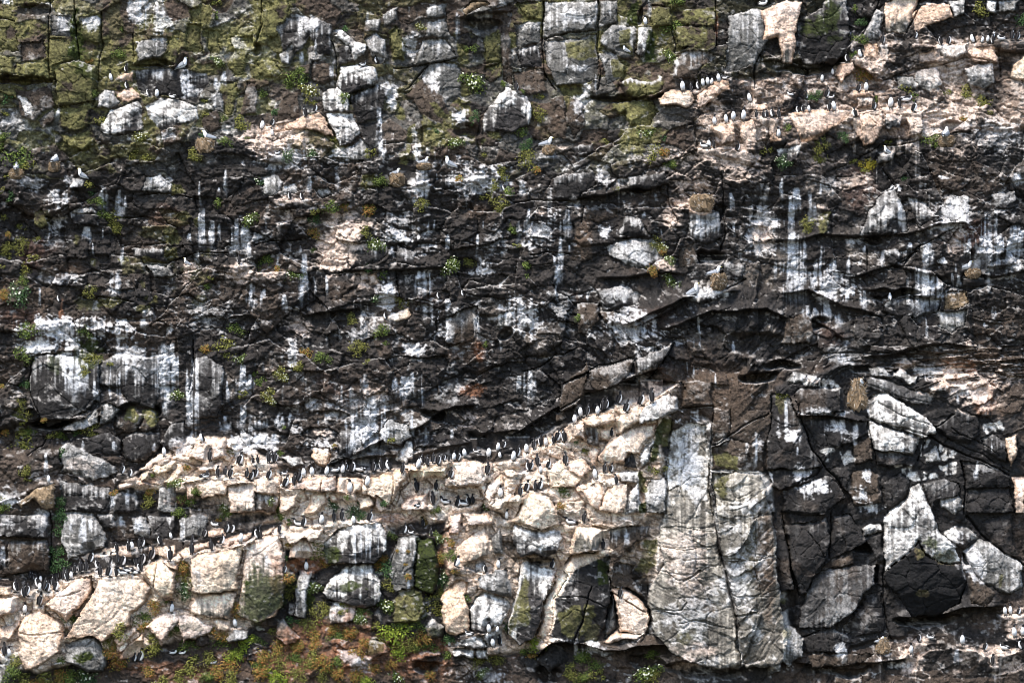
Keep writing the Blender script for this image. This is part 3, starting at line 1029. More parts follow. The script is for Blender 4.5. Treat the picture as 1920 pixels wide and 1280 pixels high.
b P 40 1 | 1100,260 1330,230 1340,300 1280,340 1100,310
b P 40 1 | 1360,280 1480,240 1590,200 1600,240 1500,300 1400,340
b P 40 1 | 1570,130 1700,90 1700,160 1580,170
b P 38 1 | 720,330 800,270 990,250 1000,330 900,320
b P 36 1 | 620,330 700,290 720,330 660,370
b P 40 1 | 1640,200 1780,150 1900,150 1880,190 1700,240
m 660 1100 80 70 1
m 1470 860 80 40 .4
s 630 40 260 90
s 680 40 150 60
s 535 80 160 30
s 1040 50 160 60
s 920 30 110 50
s 30 250 420 50
s 1370 80 200 40
g 1520 470 30 70 .7
g 420 980 50 60 .5
g 900 800 100 50 .5
w 350 70 60 90 .3
w 80 60 60 40 .4
n 200 350 180 60 .5
r 1390 400 80 60 .6
r 1250 640 60 60 .6
n 1500 1000 300 150 .5
r 900 1050 100 120 .6
k 200 455 200 22 34
k 500 880 20 30 24
k 680 600 24 60 24
l 44 150 | 0,560 110,600 220,610 330,600 460,560 560,470 700,450 760,470 900,475 1080,450 1110,360 1300,340 1420,300 1560,280 1850,220 1920,170
l 26 60 | 860,295 1080,260 1200,235 1400,210 1600,180 1850,150
c 5 | 390,0 410,100 390,420
c 4 | 1180,370 1170,560
c 4 | 1830,230 1790,400
c 4 | 700,460 690,560
c 4 | 390,760 340,700
c 3 | 370,640 480,600 600,570
c 3 | 160,900 300,910 470,880
B in the packed cluster at lower left, leftmost bunch | 130,587,L,92; 195,627,a,96; 225,617,R,92; 285,562,L,92; 270,522,a,72; 312,587,w,82; 345,572,a,86; 377,592,R,86; 405,542,a,78; 440,582,R,86; 430,502,a,82; 250,502,a,62; 225,492,a,52; 310,520,w,60
B in the packed cluster at lower left, middle bunch | 485,502,a,92; 515,502,a,82; 545,492,w,72; 572,447,a,72; 612,442,a,92; 655,437,a,86; 692,377,R,92; 737,422,L,82
B in the packed cluster at lower left, right-hand bunch | 785,387,a,86; 770,467,a,86; 840,402,R,102; 842,472,R,96; 880,382,a,92; 887,467,a,78; 930,402,R,102; 932,462,h,66; 972,442,h,60; 1025,457,h,60; 1030,397,a,96; 1055,427,L,62; 1082,387,R,96; 1078,427,a,62
B strung along the lower ledge right of the packed cluster | 1150,352,R,102; 1287,352,a,102; 880,292,a,72; 970,282,a,82; 1000,282,w,82; 1050,262,a,82; 1080,257,R,72; 1207,237,L,76; 1290,192,w,40; 1452,302,a,96; 1450,212,a,52; 1540,182,R,72; 1602,272,a,82; 1617,102,h,52; 1682,232,R,78; 1712,152,R,82; 1752,152,R,78; 1815,217,w,86
B on the cream boulders under the packed cluster | 310,692,a,96; 195,752,w,82
B low at the left edge near the bottom | 45,1062,a,92; 85,1077,w,82
B in the rusty plants at lower left | 1300,742,w,82; 1775,852,w,78; 1020,1112,R,66; 1067,1112,R,96; 1305,1057,H,50; 1375,1057,H,44; 1605,1132,H,50
P 450,40,110,d; 450,150,100,d; 430,300,120,d; 440,400,140,d; 540,790,100,g; 1390,400,120,o; 1390,480,120,y; 1400,580,130,df; 1190,700,100,o; 1070,780,110,g; 1100,850,80,o; 910,880,120,y; 1160,990,140,y; 840,980,90,y; 870,1060,120,o; 870,1140,140,o; 1320,880,90,g; 1420,990,110,g; 1640,970,120,g; 1570,1090,110,y; 1440,1150,140,y; 1780,1060,120,G; 1860,960,130,G; 1760,1150,130,o; 1350,1230,110,y; 1550,1240,110,g; 1740,1240,120,y; 1640,1190,110,o; 130,1110,90,y; 90,1210,120,g; 180,1250,140,y; 350,1260,140,y; 450,1230,130,o; 560,1240,130,g; 680,1250,130,df; 1370,10,110,g; 1700,20,90,g; 1790,710,70,o; 1800,770,60,o; 1690,900,90,o; 1650,60,60,o; 1130,1190,100,o; 1900,1120,60,o; 1850,510,50,g; 1260,660,60,g; 470,1110,60,g; 1600,890,70,o; 250,1290,120,o; 1230,1270,110,y
T 1 3
b P 52 .35 | -80,240 60,195 205,170 215,370 190,440 200,700 150,790 20,830 -60,800 -140,760 -120,440 # boulder: tall pale-topped block with dark green mossy lower half, lower left centre
b P 42 1 | 240,170 420,110 530,120 500,190 390,240 270,260
b P 40 .8 | 270,280 400,190 440,260 430,350 350,370 260,360
b W 50 .5 | 510,380 530,240 620,130 760,85 950,80 970,180 950,280 880,380 700,385 # boulder: rounded block with a curtain of white drips over a dark front, lower centre
b W 52 .55 | 500,600 540,500 640,420 860,390 880,440 940,500 920,650 880,690 800,720 530,650 # boulder: white-backed boulder with a green-grey belly directly below the dripping block
b G 48 .2 | 980,350 1060,180 1090,170 1210,165 1190,600 1100,580 1040,600 # rock_pillar: grey-tan column left of the mossy green pillar
b M 52 0 | 1200,180 1310,180 1380,340 1340,620 1260,600 1190,560 # rock_pillar: dark green mossy pillar with a pale right edge, lower centre
b O 48 0 | 1040,620 1190,570 1260,600 1270,700 1200,790 1030,800 # boulder: olive rounded boulder at the foot of the mossy pillar
b G 44 .8 | 280,600 310,470 300,440 420,440 400,500 380,600 375,800 290,790 # rock_pillar: narrow grey pillar with a lone white-breasted guillemot on top
b W 36 1 | 240,700 290,690 290,790 240,780
b W 38 .9 | 540,700 600,670 740,690 740,760 700,800 550,830
b G 36 .5 | 860,760 900,700 940,760 930,810
b P 44 1 | 1440,20 1530,10 1530,160 1450,160
b P 42 1 | 1540,10 1730,0 1760,90 1600,110
b P 46 .6 | 1500,260 1700,120 1740,200 1730,330 1650,380 1500,370
b G 46 .2 | 1740,200 1830,120 1850,330 1780,330
b P 50 1 | 1390,640 1490,490 1580,520 1560,620 1600,720 1610,880 1500,920 1420,900 # rock_pillar: pale smooth upright slab right of the rusty gully, lower centre
b W 52 .8 | 1600,720 1640,620 1720,590 1880,660 1910,720 1840,820 1700,890 1620,870 # boulder: whitish grey boulder right of the smooth upright slab
b G 48 .5 | 1660,490 1800,440 1870,420 1900,500 1910,640 1760,610 1660,560
b G 42 .4 | 1640,400 1720,380 1720,450 1640,460
b W 48 1 | 1480,980 1700,910 1740,1010 1650,1020 1530,1010
b W 48 1 | 1460,1040 1500,1010 1640,1030 1640,1090 1480,1100
b W 46 1 | 1640,1020 1740,1020 1740,1110 1660,1100
b W 46 1 | 1700,900 1860,840 1820,930 1740,1000
b W 44 1 | 1520,920 1630,880 1640,900 1530,940
b G 42 .3 | 170,850 210,810 290,880 330,940 240,980 170,920 # boulder: grey angular stone among the orange plants at the bottom
b G 40 .2 | 1250,830 1310,770 1420,850 1390,920 1280,940
b G 38 .1 | 820,950 980,960 990,1050 840,1110
b D 36 .1 | 570,1020 740,1000 820,1150 650,1190
b D 36 0 | 1100,1060 1290,1030 1400,1060 1180,1110
q M | 365,680 400,600 440,640 430,740 380,740
m 60 640 170 170 .72
m 580 320 60 60 .9
m 700 550 150 40 .9
m 880 1000 60 60 .7
m 1340 880 60 50 .6
m 1240 650 40 100 .6
g 50 330 80 60 .3
r 350 400 150 50 .9
r 150 450 60 150 .6
r 700 750 110 60 .6
r 1100 60 150 40 .7
r 1420 300 60 250 .5
n 500 900 500 130 .9
r 500 880 300 80 .6
r 150 1050 200 110 .5
r 550 1130 300 100 .5
s 740 110 400 24
s 780 120 380 20
s 850 110 380 20
s 910 110 330 24
s 700 160 380 14
s 820 110 360 14
s 90 320 420 50
s 1160 500 600 40
w 1700 1220 150 50 .5
p 1600 1180 120 60 .4
w 780 1150 60 60 .5
w 680 1080 60 60 .4
k 1280 1155 100 45 44
k 1320 620 30 30 30
k 1020 990 20 60 16
l 30 80 | 0,190 200,150 330,95 520,85 700,60 900,60 960,75
l 24 60 | 1080,165 1330,165
l 24 50 | 1480,405 1580,405 1720,450 1860,420
l 26 60 | 1500,930 1640,900 1860,850
c 5 | 210,170 215,400
c 4 | 1050,200 1000,400
c 4 | 1600,720 1560,620
c 4 | 1740,1110 1700,920
c 3 | 1200,180 1190,600
c 6 | 540,660 800,720 920,690
B on the lower ledge beside the mossy-bottomed block | 15,192,L,86; 45,187,a,72; 185,147,a,72; 325,97,h,62; 372,102,R,82; 500,82,w,86
B on top of the drip-curtained block | 592,62,a,78; 652,52,a,82; 735,82,w,76; 862,62,R,86
B among rubble above the mossy pillar | 1120,157,R,78; 1165,157,h,42; 1255,107,a,72; 1315,167,a,62
B by the narrow grey pillar, lower centre | 225,447,R,68; 385,432,w,82
B on the pale steps right of the rusty gully | 1515,402,r,82; 1715,447,L,68; 1815,417,w,78; 1880,47,w,72
B on the white ledge below the whitish boulder | 1750,897,w,82; 1808,892,w,52; 1600,917,h,50; 1780,1002,w,78; 1835,992,a,78; 1450,1002,w,46
P 180,40,90,g; 245,70,60,g; 230,340,80,d; 455,240,70,y; 460,320,80,y; 490,390,90,o; 250,240,70,o; 230,500,110,o; 245,590,100,y; 440,560,120,gf; 300,560,50,y; 930,360,100,o; 920,420,100,o; 1000,440,120,d; 1000,540,100,y; 990,700,130,gf; 1000,170,100,g; 770,30,110,d; 490,760,120,y; 810,740,90,g; 800,800,100,gf; 660,690,50,y; 655,740,50,y; 1370,200,100,gf; 1470,230,90,o; 1450,330,110,g; 1380,350,90,o; 1390,500,120,df; 1380,590,90,y; 1330,700,130,y; 1580,635,70,gf; 1490,440,70,o; 1470,940,100,d; 1215,855,100,g; 1060,840,90,g; 1050,920,170,G; 960,940,90,y; 1080,1040,120,G; 1130,980,110,y; 1180,1010,90,g; 1290,1000,130,g; 1220,930,120,o; 690,930,120,o; 600,930,100,g; 580,870,90,o; 450,930,110,o; 320,990,100,o; 300,1040,90,o; 170,1010,120,o; 60,1080,120,o; 160,1120,120,y; 270,1090,110,g; 420,1110,130,y; 600,1130,110,g; 520,1110,120,o; 780,1060,100,o; 800,1000,90,o; 50,1150,110,g; 150,1230,150,G; 310,1230,100,y; 820,1260,110,G; 730,1220,110,o; 1050,1240,120,gf; 910,1180,90,o; 1000,1130,90,o; 20,960,90,g; 260,820,80,d; 380,850,90,y; 140,895,70,y; 890,850,80,y; 1690,1210,90,gf; 1790,1090,100,y; 1440,1080,80,g; 1650,1130,90,y; 1320,1240,90,o; 1140,290,40,o; 1060,290,40,o; 1140,490,70,o; 1130,390,40,o; 1880,850,60,d; 1260,50,90,o; 430,1030,90,o; 500,1190,100,y; 640,1230,100,o; 30,1230,110,o
T 2 3
b P 52 1 | -20,60 20,0 70,-120 170,-160 270,-120 330,-40 360,90 170,90 # boulder: cream rounded top half of the big cracked boulder, lower centre
b W 52 .6 | 0,75 160,105 370,120 365,200 330,300 250,330 160,300 60,350 0,200 # boulder: lower half of the big cracked boulder, cream fading to grey
b P 50 .5 | 420,250 470,90 560,75 700,110 690,180 640,270 560,280 440,300 # boulder: cream-capped block with a grey front below two dark guillemots, lower centre
b W 58 .3 | 55,430 90,380 180,365 220,410 350,440 320,520 230,700 170,930 60,1000 -40,900 0,700 # rock_pillar: tall pillar with pale cap, olive left face and grey right face
b D 60 .1 | 280,900 330,560 400,420 450,310 600,280 770,270 790,360 740,420 750,560 700,720 690,850 640,960 450,960 # rock_pillar: largest pillar, cream shoulder sweeping down its left, dark mossy front
b P 58 1 | 745,560 860,570 1000,670 1035,790 1010,900 800,900 760,640 # boulder: peach wedge with one guillemot on it, right of the largest pillar
b P 52 .8 | 690,970 790,890 800,910 1010,895 920,935 720,985
b G 50 .2 | 690,900 750,620 790,880 700,960
b B 38 .2 | 710,120 840,100 1030,120 1020,210 850,290 760,450 720,250
b B 38 .1 | 750,540 790,380 930,400 920,500 1020,660 900,580
b B 38 0 | 1700,900 1820,890 1830,980 1730,1030
b G 44 .8 | 1760,1010 1850,980 1920,1020 1920,1120 1790,1110
b D 36 0 | 200,1090 300,970 430,1030 450,1080 300,1180
q O | -20,900 20,640 90,480 130,520 120,800 0,850
q P | 450,310 700,272 760,275 700,320 620,340 460,460 340,640 300,900 285,890 330,560
q P | 370,430 420,380 440,470 330,640 280,900 220,900 240,720
q O | 350,740 520,700 530,800 480,920 370,880
q O | 540,700 620,680 590,850 520,930
q M | 640,330 750,380 740,520 650,560
q O | 1010,230 1090,220 1080,400 1010,480 920,460
b P 50 1 | 190,900 250,700 360,480 400,420 440,470 330,640 285,900
w 960 560 80 80 .6
w 600 1000 80 60 .6
w 400 940 120 30 .5
w 560 1020 80 50 .5
o 620 900 60 100 .4
o 1280 920 60 60 .4
n 700 1150 300 80 .5
g 1700 300 180 250 .3
p 1400 1000 180 50 .6
p 1300 1090 80 30 .4
r 380 200 20 60 .6
r 340 480 20 50 .5
s 850 120 260 50
s 470 960 1090 30
k 220 360 130 26 24
k 1450 1160 300 50 36
k 1000 1130 160 60 24
k 300 1180 110 80 24
k 740 500 30 40 24
v 40 60 | 200,1080 300,990 430,980 690,1040 1000,1000 1200,990 1300,1090 1500,1110 1700,1200
c 9 | 1500,0 1530,240 1640,640 1690,1000
c 5 | 170,930 230,700 340,520
c 4 | 480,960 580,640 600,560
c 4 | 1270,510 1350,460 1400,420
c 3 | 1140,260 1300,250 1500,260
c 3 | 1280,350 1500,330
c 4 | 760,600 1000,750
c 5 | 1040,560 1030,900
c 3 | 340,620 560,640 700,720
c 3 | 1060,720 1250,740 1300,680
c 4 | 1660,755 1830,740
B above the cream-capped block, lower centre | 535,67,a,78; 440,87,h,60
B perched by the top of the largest pillar | 685,272,a,78; 305,417,R,72
B alone on the peach wedge right of the largest pillar | 810,637,a,82
P 180,985,110,G; 105,1040,90,g; 155,1080,80,o; 550,1110,130,g; 620,1170,100,g; 440,1200,110,y; 640,1230,80,y; 1070,1070,90,g; 1000,1210,160,gf; 520,1260,100,g; 1060,1240,90,y
T 3 3
b D 34 0 | 0,0 90,0 110,130 150,300 180,560 0,620
b D 38 .1 | 120,110 440,20 470,200 450,350 300,580 240,610 180,430 # boulder: tall dark brown-grey block right of the grey column
b D 36 .1 | 480,20 620,0 700,130 740,230 480,350 470,150
b W 34 .9 | 710,130 770,80 860,90 860,150 780,185 720,180
b D 34 0 | 730,190 860,170 860,400 820,400
b B 30 0 | 490,350 640,310 650,400 420,420
b D 46 .85 | 250,870 280,600 340,480 420,430 600,410 800,420 800,560 700,640 640,740 500,870 # boulder: dark boulder splashed with white, left of the black-ended pillar
b D 38 0 | 570,870 640,740 730,640 860,610 870,860 840,900 640,930 # boulder: smooth dark slab tucked right of the white-splashed boulder
b W 56 1 | 1085,-205 1150,-230 1200,-140 1250,0 1290,130 1400,250 1450,370 1300,370 1180,330 1125,215 1000,350 880,460 858,280 880,0 1060,-130 # rock_pillar: bright white leaning pillar with a black broken lower end
+ K 62 0 | 880,480 1000,360 1125,225 1180,340 1300,380 1450,380 1480,500 1450,690 1300,790 1080,780 1010,660 930,590
b W 36 .5 | 1310,130 1400,80 1520,90 1600,160 1460,260 1340,180
b G 40 .5 | 1460,290 1600,170 1700,210 1900,400 1910,560 1800,620 1600,530 # boulder: grey-brown slanting block right of the black-ended pillar
b D 32 0 | 1600,60 1850,0 1850,200 1900,360 1750,280
b B 32 0 | 1500,440 1700,600 1640,720 1520,690
b D 36 .1 | 260,960 250,880 400,890 500,880 640,940 600,1050 300,1050
b B 30 0 | 300,1070 600,1050 800,1080 700,1130 330,1170
b G 38 .6 | 80,880 200,850 270,960 260,1090 150,1160 80,1100 # boulder: grey white-flecked boulder at the foot of the wide column
b G 36 .5 | 0,800 80,790 90,1200 0,1220
b B 30 0 | 500,1240 700,1220 720,1290 500,1290
q O | 1110,280 1170,270 1180,340 1120,370
m 1230 230 70 60 .8
m 1320 330 60 40 .7
o 110 670 50 40 .7
o 160 920 40 40 .6
o 1740 500 16 60 .7
o 1150 620 50 25 .5
w 1540 370 70 140 .7
w 1440 150 80 60 .6
p 1150 1020 140 60 .85
p 1450 1080 90 90 .7
p 1720 1060 120 40 .9
p 1880 850 70 90 .8
w 840 1150 70 40 .8
w 1000 1190 120 40 .8
p 1100 1130 120 80 .7
p 1830 1150 150 110 .8
p 1850 790 60 30 .9
w 800 1240 60 30 .8
p 1040 1240 60 50 .8
p 1400 1190 60 40 .6
r 1130 1060 110 30 .6
r 1700 1050 120 30 .6
p 860 1010 50 60 .8
w 540 1010 40 40 .8
s 1420 1020 1150 60
s 580 1020 1080 30
n 300 1250 200 40 .5
n 1600 850 200 60 .6
k 1200 810 240 40 50
k 720 290 70 40 34
k 800 500 40 60 24
k 1500 330 30 60 24
k 560 1190 200 30 24
l 30 60 | 1000,1070 1110,970 1300,960 1380,1000 1550,1010 1640,1060 1800,1040 1920,1010
l 20 40 | 1720,790 1920,770
l 20 40 | 1780,940 1920,930
v 24 40 | 260,1130 500,1150 800,1110 1000,1080
v 40 50 | 1000,790 1200,800 1450,700 1700,700
c 5 | 110,0 130,200 180,430 230,620
c 8 | 1500,20 1600,130 1800,320 1920,400
c 4 | 470,0 470,340
c 3 | 300,140 400,220 440,330
c 5 | 870,400 880,860 920,960
c 4 | 250,950 400,890
B on the pink knobs at the right edge near the bottom | 1775,767,w,76; 1815,762,w,76; 1880,762,R,62; 1845,932,w,92; 1905,922,w,82
B on the pinkish rubble ledge at bottom right | 1135,967,R,68; 1215,947,h,50; 1070,1057,w,78; 1455,987,w,88; 1625,1032,R,72; 1765,1027,h,62; 1885,1022,L,82; 1675,1137,a,78
K 840,942,T,44,on a pale nest mound left of the bottom right ledge
N 860,1000,110,120,below the white-splashed boulder at bottom right
T 0 0
b C 42 .5 | 5020,3240 5160,3180 5300,3200 5328,3480 5340,3840 5360,4080 5480,4480 5528,4840 5560,4980 5400,4990 5120,4940 4920,4760 4868,4520 4920,4340 4980,4240 4948,4040 4960,3940 5000,3600 # rock_pillar: widest pale pillar, right of centre, brilliant white at its top
b C 40 .22 | 5345,3540 5500,3520 5700,3540 5770,3860 5840,4440 5920,4800 5860,4980 5600,4990 5540,4840 5500,4480 5380,4080 # rock_pillar: grey white-flecked column right of the long black crack
w 5180 3420 110 220 1
w 5230 3700 90 150 .5
p 5150 4300 150 300 .5
g 5200 4600 250 250 .7
g 5560 4300 160 400 .4
m 5200 4700 120 100 .25
n 5300 4560 60 50 .5
o 5600 4200 60 200 .25
k 5068 4076 16 10 12
c 2 | 5000,3680 5100,3640 5180,3570 5330,3570
c 2 | 4960,3960 5100,3930 5330,3990
c 2 | 4950,4100 5150,4110 5350,4090
c 2 | 4990,4280 5080,4350 5200,4300 5300,4230 5400,4220
c 2 | 5080,4670 5200,4640 5480,4700
c 2 | 5140,3240 5120,3500 5090,3700
c 2 | 5420,4180 5600,4190 5800,4160
c 2 | 5480,4460 5660,4450 5830,4470
c 2 | 5500,4600 5680,4590
c 2 | 5640,3860 5660,4200 5700,4500
n 5720 4150 70 330 .9
n 5760 4500 50 200 .7
p 5080 4950 120 60 .5
w 5480 4300 120 200 .4
g 5000 4600 100 120 .5
q W | 5030,3250 5160,3190 5300,3220 5325,3470 5310,3720 5220,3780 5120,3640 5000,3660
k 5780 2600 300 110 18
v 22 50 | 5000,2480 5350,2330 5750,2330 6000,2440
v 30 50 | 240,3060 600,3180 1000,3000
p 7250 2910 230 150 .75
r 7180 2850 160 140 .9
r 7370 3000 90 110 .8
r 2500 4960 900 130 .6
r 3000 4800 500 120 .5
r 1300 5000 500 90 .45
n 2200 5060 1600 90 .8
k 250 3290 400 120 26
s 560 2680 3000 130
s 640 2700 2960 70
s 1245 2600 3060 150
s 1440 2680 3300 100
s 2790 3040 3440 300
s 5960 1740 2320 220
s 6900 2000 2400 160
s 7420 1600 2040 200
s 7600 1700 2100 140
w 6250 2150 200 130 .7
w 4700 2480 200 130 .6
"""

# ------------------------------------------------------------------ the survey grid
X0, X1, Y0, Y1, ST = -150.0, 2070.0, -130.0, 1410.0, 1.5
gx = np.arange(X0, X1 + .1, ST); gy = np.arange(Y0, Y1 + .1, ST)
NX, NY = len(gx), len(gy)
X, Y = np.meshgrid(gx, gy)
f32 = np.float32
X = X.astype(f32); Y = Y.astype(f32)

def sstep(a, b, x):
    t = np.clip((x - a) / (b - a), 0, 1)
    return t * t * (3 - 2 * t)

def _wts(coords, cell):
    lo = coords[0]
    q = (coords - lo) / cell
    i = np.floor(q).astype(int); f = q - i
    n = i.max() + 4
    W = np.zeros((len(coords), n), f32)
    r = np.arange(len(coords))
    # cubic B-spline weights
    W[r, i] += (1 - f) ** 3 / 6
    W[r, i + 1] += (3 * f ** 3 - 6 * f ** 2 + 4) / 6
    W[r, i + 2] += (-3 * f ** 3 + 3 * f ** 2 + 3 * f + 1) / 6
    W[r, i + 3] += f ** 3 / 6
    return W, n

def vn(sx, sy, seed):
    """smooth value noise on the whole grid, about -1..1"""
    wx, nx = _wts(gx, sx); wy, ny = _wts(gy, sy)
    R = np.random.RandomState(seed).uniform(-1, 1, (ny, nx)).astype(f32)
    return (wy @ R @ wx.T) * 1.9

def fbm(sx, sy, seed, octv=4, gain=0.55):
    a, t, out = 1.0, 0.0, 0
    for k in range(octv):
        out = out + a * vn(max(sx / 2 ** k, 1.5), max(sy / 2 ** k, 1.5), seed + 17 * k)
        t += a * a; a *= gain
    return out / math.sqrt(t)

def worley(PX, PY, sx, sy, seed):
    """returns F2-F1 (in cell units), id-hash arrays and offset from the nearest centre"""
    cx = np.floor(PX / sx).astype(np.int32); cy = np.floor(PY / sy).astype(np.int32)
    rs = np.random.RandomState(seed)
    T = 256
    jx = rs.uniform(.05, .95, (T, T)).astype(f32); jy = rs.uniform(.05, .95, (T, T)).astype(f32)
    hh = rs.uniform(-1, 1, (4, T, T)).astype(f32)
    F1 = np.full(PX.shape, 9, f32); F2 = np.full(PX.shape, 9, f32)
    ix = np.zeros(PX.shape, np.int32); iy = np.zeros(PX.shape, np.int32)
    ox = np.zeros(PX.shape, f32); oy = np.zeros(PX.shape, f32)
    for dy in (-1, 0, 1):
        for dx in (-1, 0, 1):
            a = (cx + dx) % T; b = (cy + dy) % T
            px = (cx + dx + jx[b, a]) - PX / sx; py = (cy + dy + jy[b, a]) - PY / sy
            d = np.sqrt(px * px + py * py)
            n = d < F1
            F2 = np.where(n, F1, np.minimum(F2, d))
            F1 = np.where(n, d, F1)
            ix = np.where(n, a, ix); iy = np.where(n, b, iy)
            ox = np.where(n, -px, ox); oy = np.where(n, -py, oy)
    return F2 - F1, hh[:, iy, ix], ox, oy

# domain warps
WX = 5.0 * vn(46, 46, 1) + 2.6 * vn(17, 17, 2) + 1.1 * vn(6, 6, 3)
WY = 5.0 * vn(46, 46, 4) + 2.6 * vn(17, 17, 5) + 1.1 * vn(6, 6, 6)
LX = WX * .55; LY = WY * .55           # lighter warp for outlines

def win(x0, x1, y0, y1, pad=8):
    a = max(0, int((x0 - pad - X0) / ST)); b = min(NX, int((x1 + pad - X0) / ST) + 2)
    c = max(0, int((y0 - pad - Y0) / ST)); d = min(NY, int((y1 + pad - Y0) / ST) + 2)
    return slice(c, d), slice(a, b)

def poly_sd(pts, w, warp=1.0):
    px = X[w] + LX[w] * warp; py = Y[w] + LY[w] * warp
    D = np.full(px.shape, 1e6, f32); ins = np.zeros(px.shape, bool)
    n = len(pts)
    for i in range(n):
        ax, ay = pts[i]; bx, by = pts[(i + 1) % n]
        ex, ey = bx - ax, by - ay
        t = np.clip(((px - ax) * ex + (py - ay) * ey) / max(ex * ex + ey * ey, 1e-6), 0, 1)
        D = np.minimum(D, np.hypot(px - ax - t * ex, py - ay - t * ey))
        if ay != by:
            c = ((ay > py) != (by > py)) & (px < ex * (py - ay) / ey + ax)
            ins ^= c
    return np.where(ins, D, -D)

def line_y(pts, w=None):
    xs = [p[0] for p in pts]; ys = [p[1] for p in pts]
    o = np.argsort(xs)
    return np.interp(X[0] if w is None else X[w][0], np.array(xs)[o], np.array(ys)[o]).astype(f32)

# ------------------------------------------------------------------ parse the tables
zones, blocks, paints, ells, streaks, hollows, joints, ledges, overs = [], [], [], [], [], [], [], [], []
birds, gulls, nests, plants = [], [], [], []
TILE = (0, 0)
def P(tok):
    a, b = tok.split(',')
    return (TILE[0] * 480 + float(a) / 4, TILE[1] * 320 + float(b) / 4)
for ln in TABLE.strip().split('\n'):
    ln = ln.strip()
    if not ln: continue
    c = ln[0]
    note = None
    if c in 'b+' and '#' in ln: ln, note = ln.split('#')
    head, _, tail = ln.partition('|')
    h = head.split()
    if c == 'T': TILE = (int(h[1]), int(h[2]))
    elif c in 'b+': blocks.append(dict(tone=h[1], p=float(h[2]), top=float(h[3]), pts=[P(t) for t in tail.split()], note=note, join=(c == '+')))
    elif c == 'z': zones.append((h[1], float(h[2]), float(h[3]), [P(t) for t in tail.split()]))
    elif c == 'q': paints.append((h[1], [P(t) for t in tail.split()]))
    elif c in 'wpgrnom':
        x, y = P(h[1] + ',' + h[2]); ells.append((c, x, y, float(h[3]) / 4, float(h[4]) / 4, float(h[5])))
    elif c == 's':
        x, y = P(h[1] + ',' + h[2]); streaks.append((x, y, TILE[1] * 320 + float(h[3]) / 4, float(h[4]) / 4))
    elif c == 'k':
        x, y = P(h[1] + ',' + h[2]); hollows.append((x, y, float(h[3]) / 4, float(h[4]) / 4, float(h[5])))
    elif c == 'c': joints.append((float(h[1]) / 4, [P(t) for t in tail.split()]))
    elif c == 'l': ledges.append((float(h[1]), float(h[2]), [P(t) for t in tail.split()]))
    elif c == 'v': overs.append((float(h[1]), float(h[2]), [P(t) for t in tail.split()]))
    elif c == 'B':
        area = head[2:].strip()
        birds.append((area, [(P(','.join(e.split(',')[:2])), e.split(',')[2].strip(), float(e.split(',')[3]) / 4) for e in tail.split(';')]))
    elif c == 'K':
        e = ln[2:].split(',', 4); gulls.append((P(e[0] + ',' + e[1]), e[2], float(e[3]) / 4, e[4].strip()))
    elif c == 'N':
        e = ln[2:].split(',', 4); nests.append((P(e[0] + ',' + e[1]), float(e[2]) / 4, float(e[3]) / 4, e[4].strip()))
    elif c == 'P':
        for e in ln[2:].split(';'):
            e = e.strip().split(','); plants.append((TILE, P(e[0] + ',' + e[1]), float(e[2]) / 4, e[3].strip()))

# ------------------------------------------------------------------ relief (grid units, positive = out of the face)
H = np.zeros_like(X)
H += 26 * vn(420, 300, 10) + 20 * vn(190, 150, 11) + 9 * vn(90, 80, 12)
H += 12 * sstep(500, 1250, Y)
for pr, dec, pts in ledges:                      # rock below the line stands proud
    xs = [p[0] for p in pts]; ys = [p[1] for p in pts]
    w = win(min(xs) - 20, max(xs) + 20, min(ys) - 15, max(ys) + dec * 1.6)
    ly = line_y(pts, w)[None, :] + (LY[w] * 1.2)
    e = sstep(min(xs) - 18, min(xs) + 6, X[w]) * (1 - sstep(max(xs) - 6, max(xs) + 18, X[w]))
    t = Y[w] - ly
    H[w] += pr * .8 * e * sstep(-3, 4, t) * np.exp(-np.clip(t, 0, None) / (dec * .35))
for pr, dec, pts in overs:                       # rock above the line stands proud
    xs = [p[0] for p in pts]; ys = [p[1] for p in pts]
    w = win(min(xs) - 20, max(xs) + 20, min(ys) - dec * 1.6, max(ys) + 20)
    ly = line_y(pts, w)[None, :] + (LY[w] * 1.2)
    e = sstep(min(xs) - 18, min(xs) + 6, X[w]) * (1 - sstep(max(xs) - 6, max(xs) + 18, X[w]))
    t = ly - Y[w]
    H[w] += pr * 1.15 * e * (sstep(-2, 2.5, t) * np.exp(-np.clip(t, 0, None) / (dec * .4)) - .5 * sstep(-2, 2, -t) * np.exp(-np.clip(-t, 0, None) / 14))
ZM = []
for tone, pr, st_, pts in zones:
    xs = [p[0] for p in pts]; ys = [p[1] for p in pts]
    w = win(min(xs), max(xs), min(ys), max(ys), 30)
    sd = poly_sd(pts, w, 2.2)
    H[w] += pr * sstep(-3, 9, sd)
    ZM.append((tone, st_, w, sd))
MACRO = H.copy()

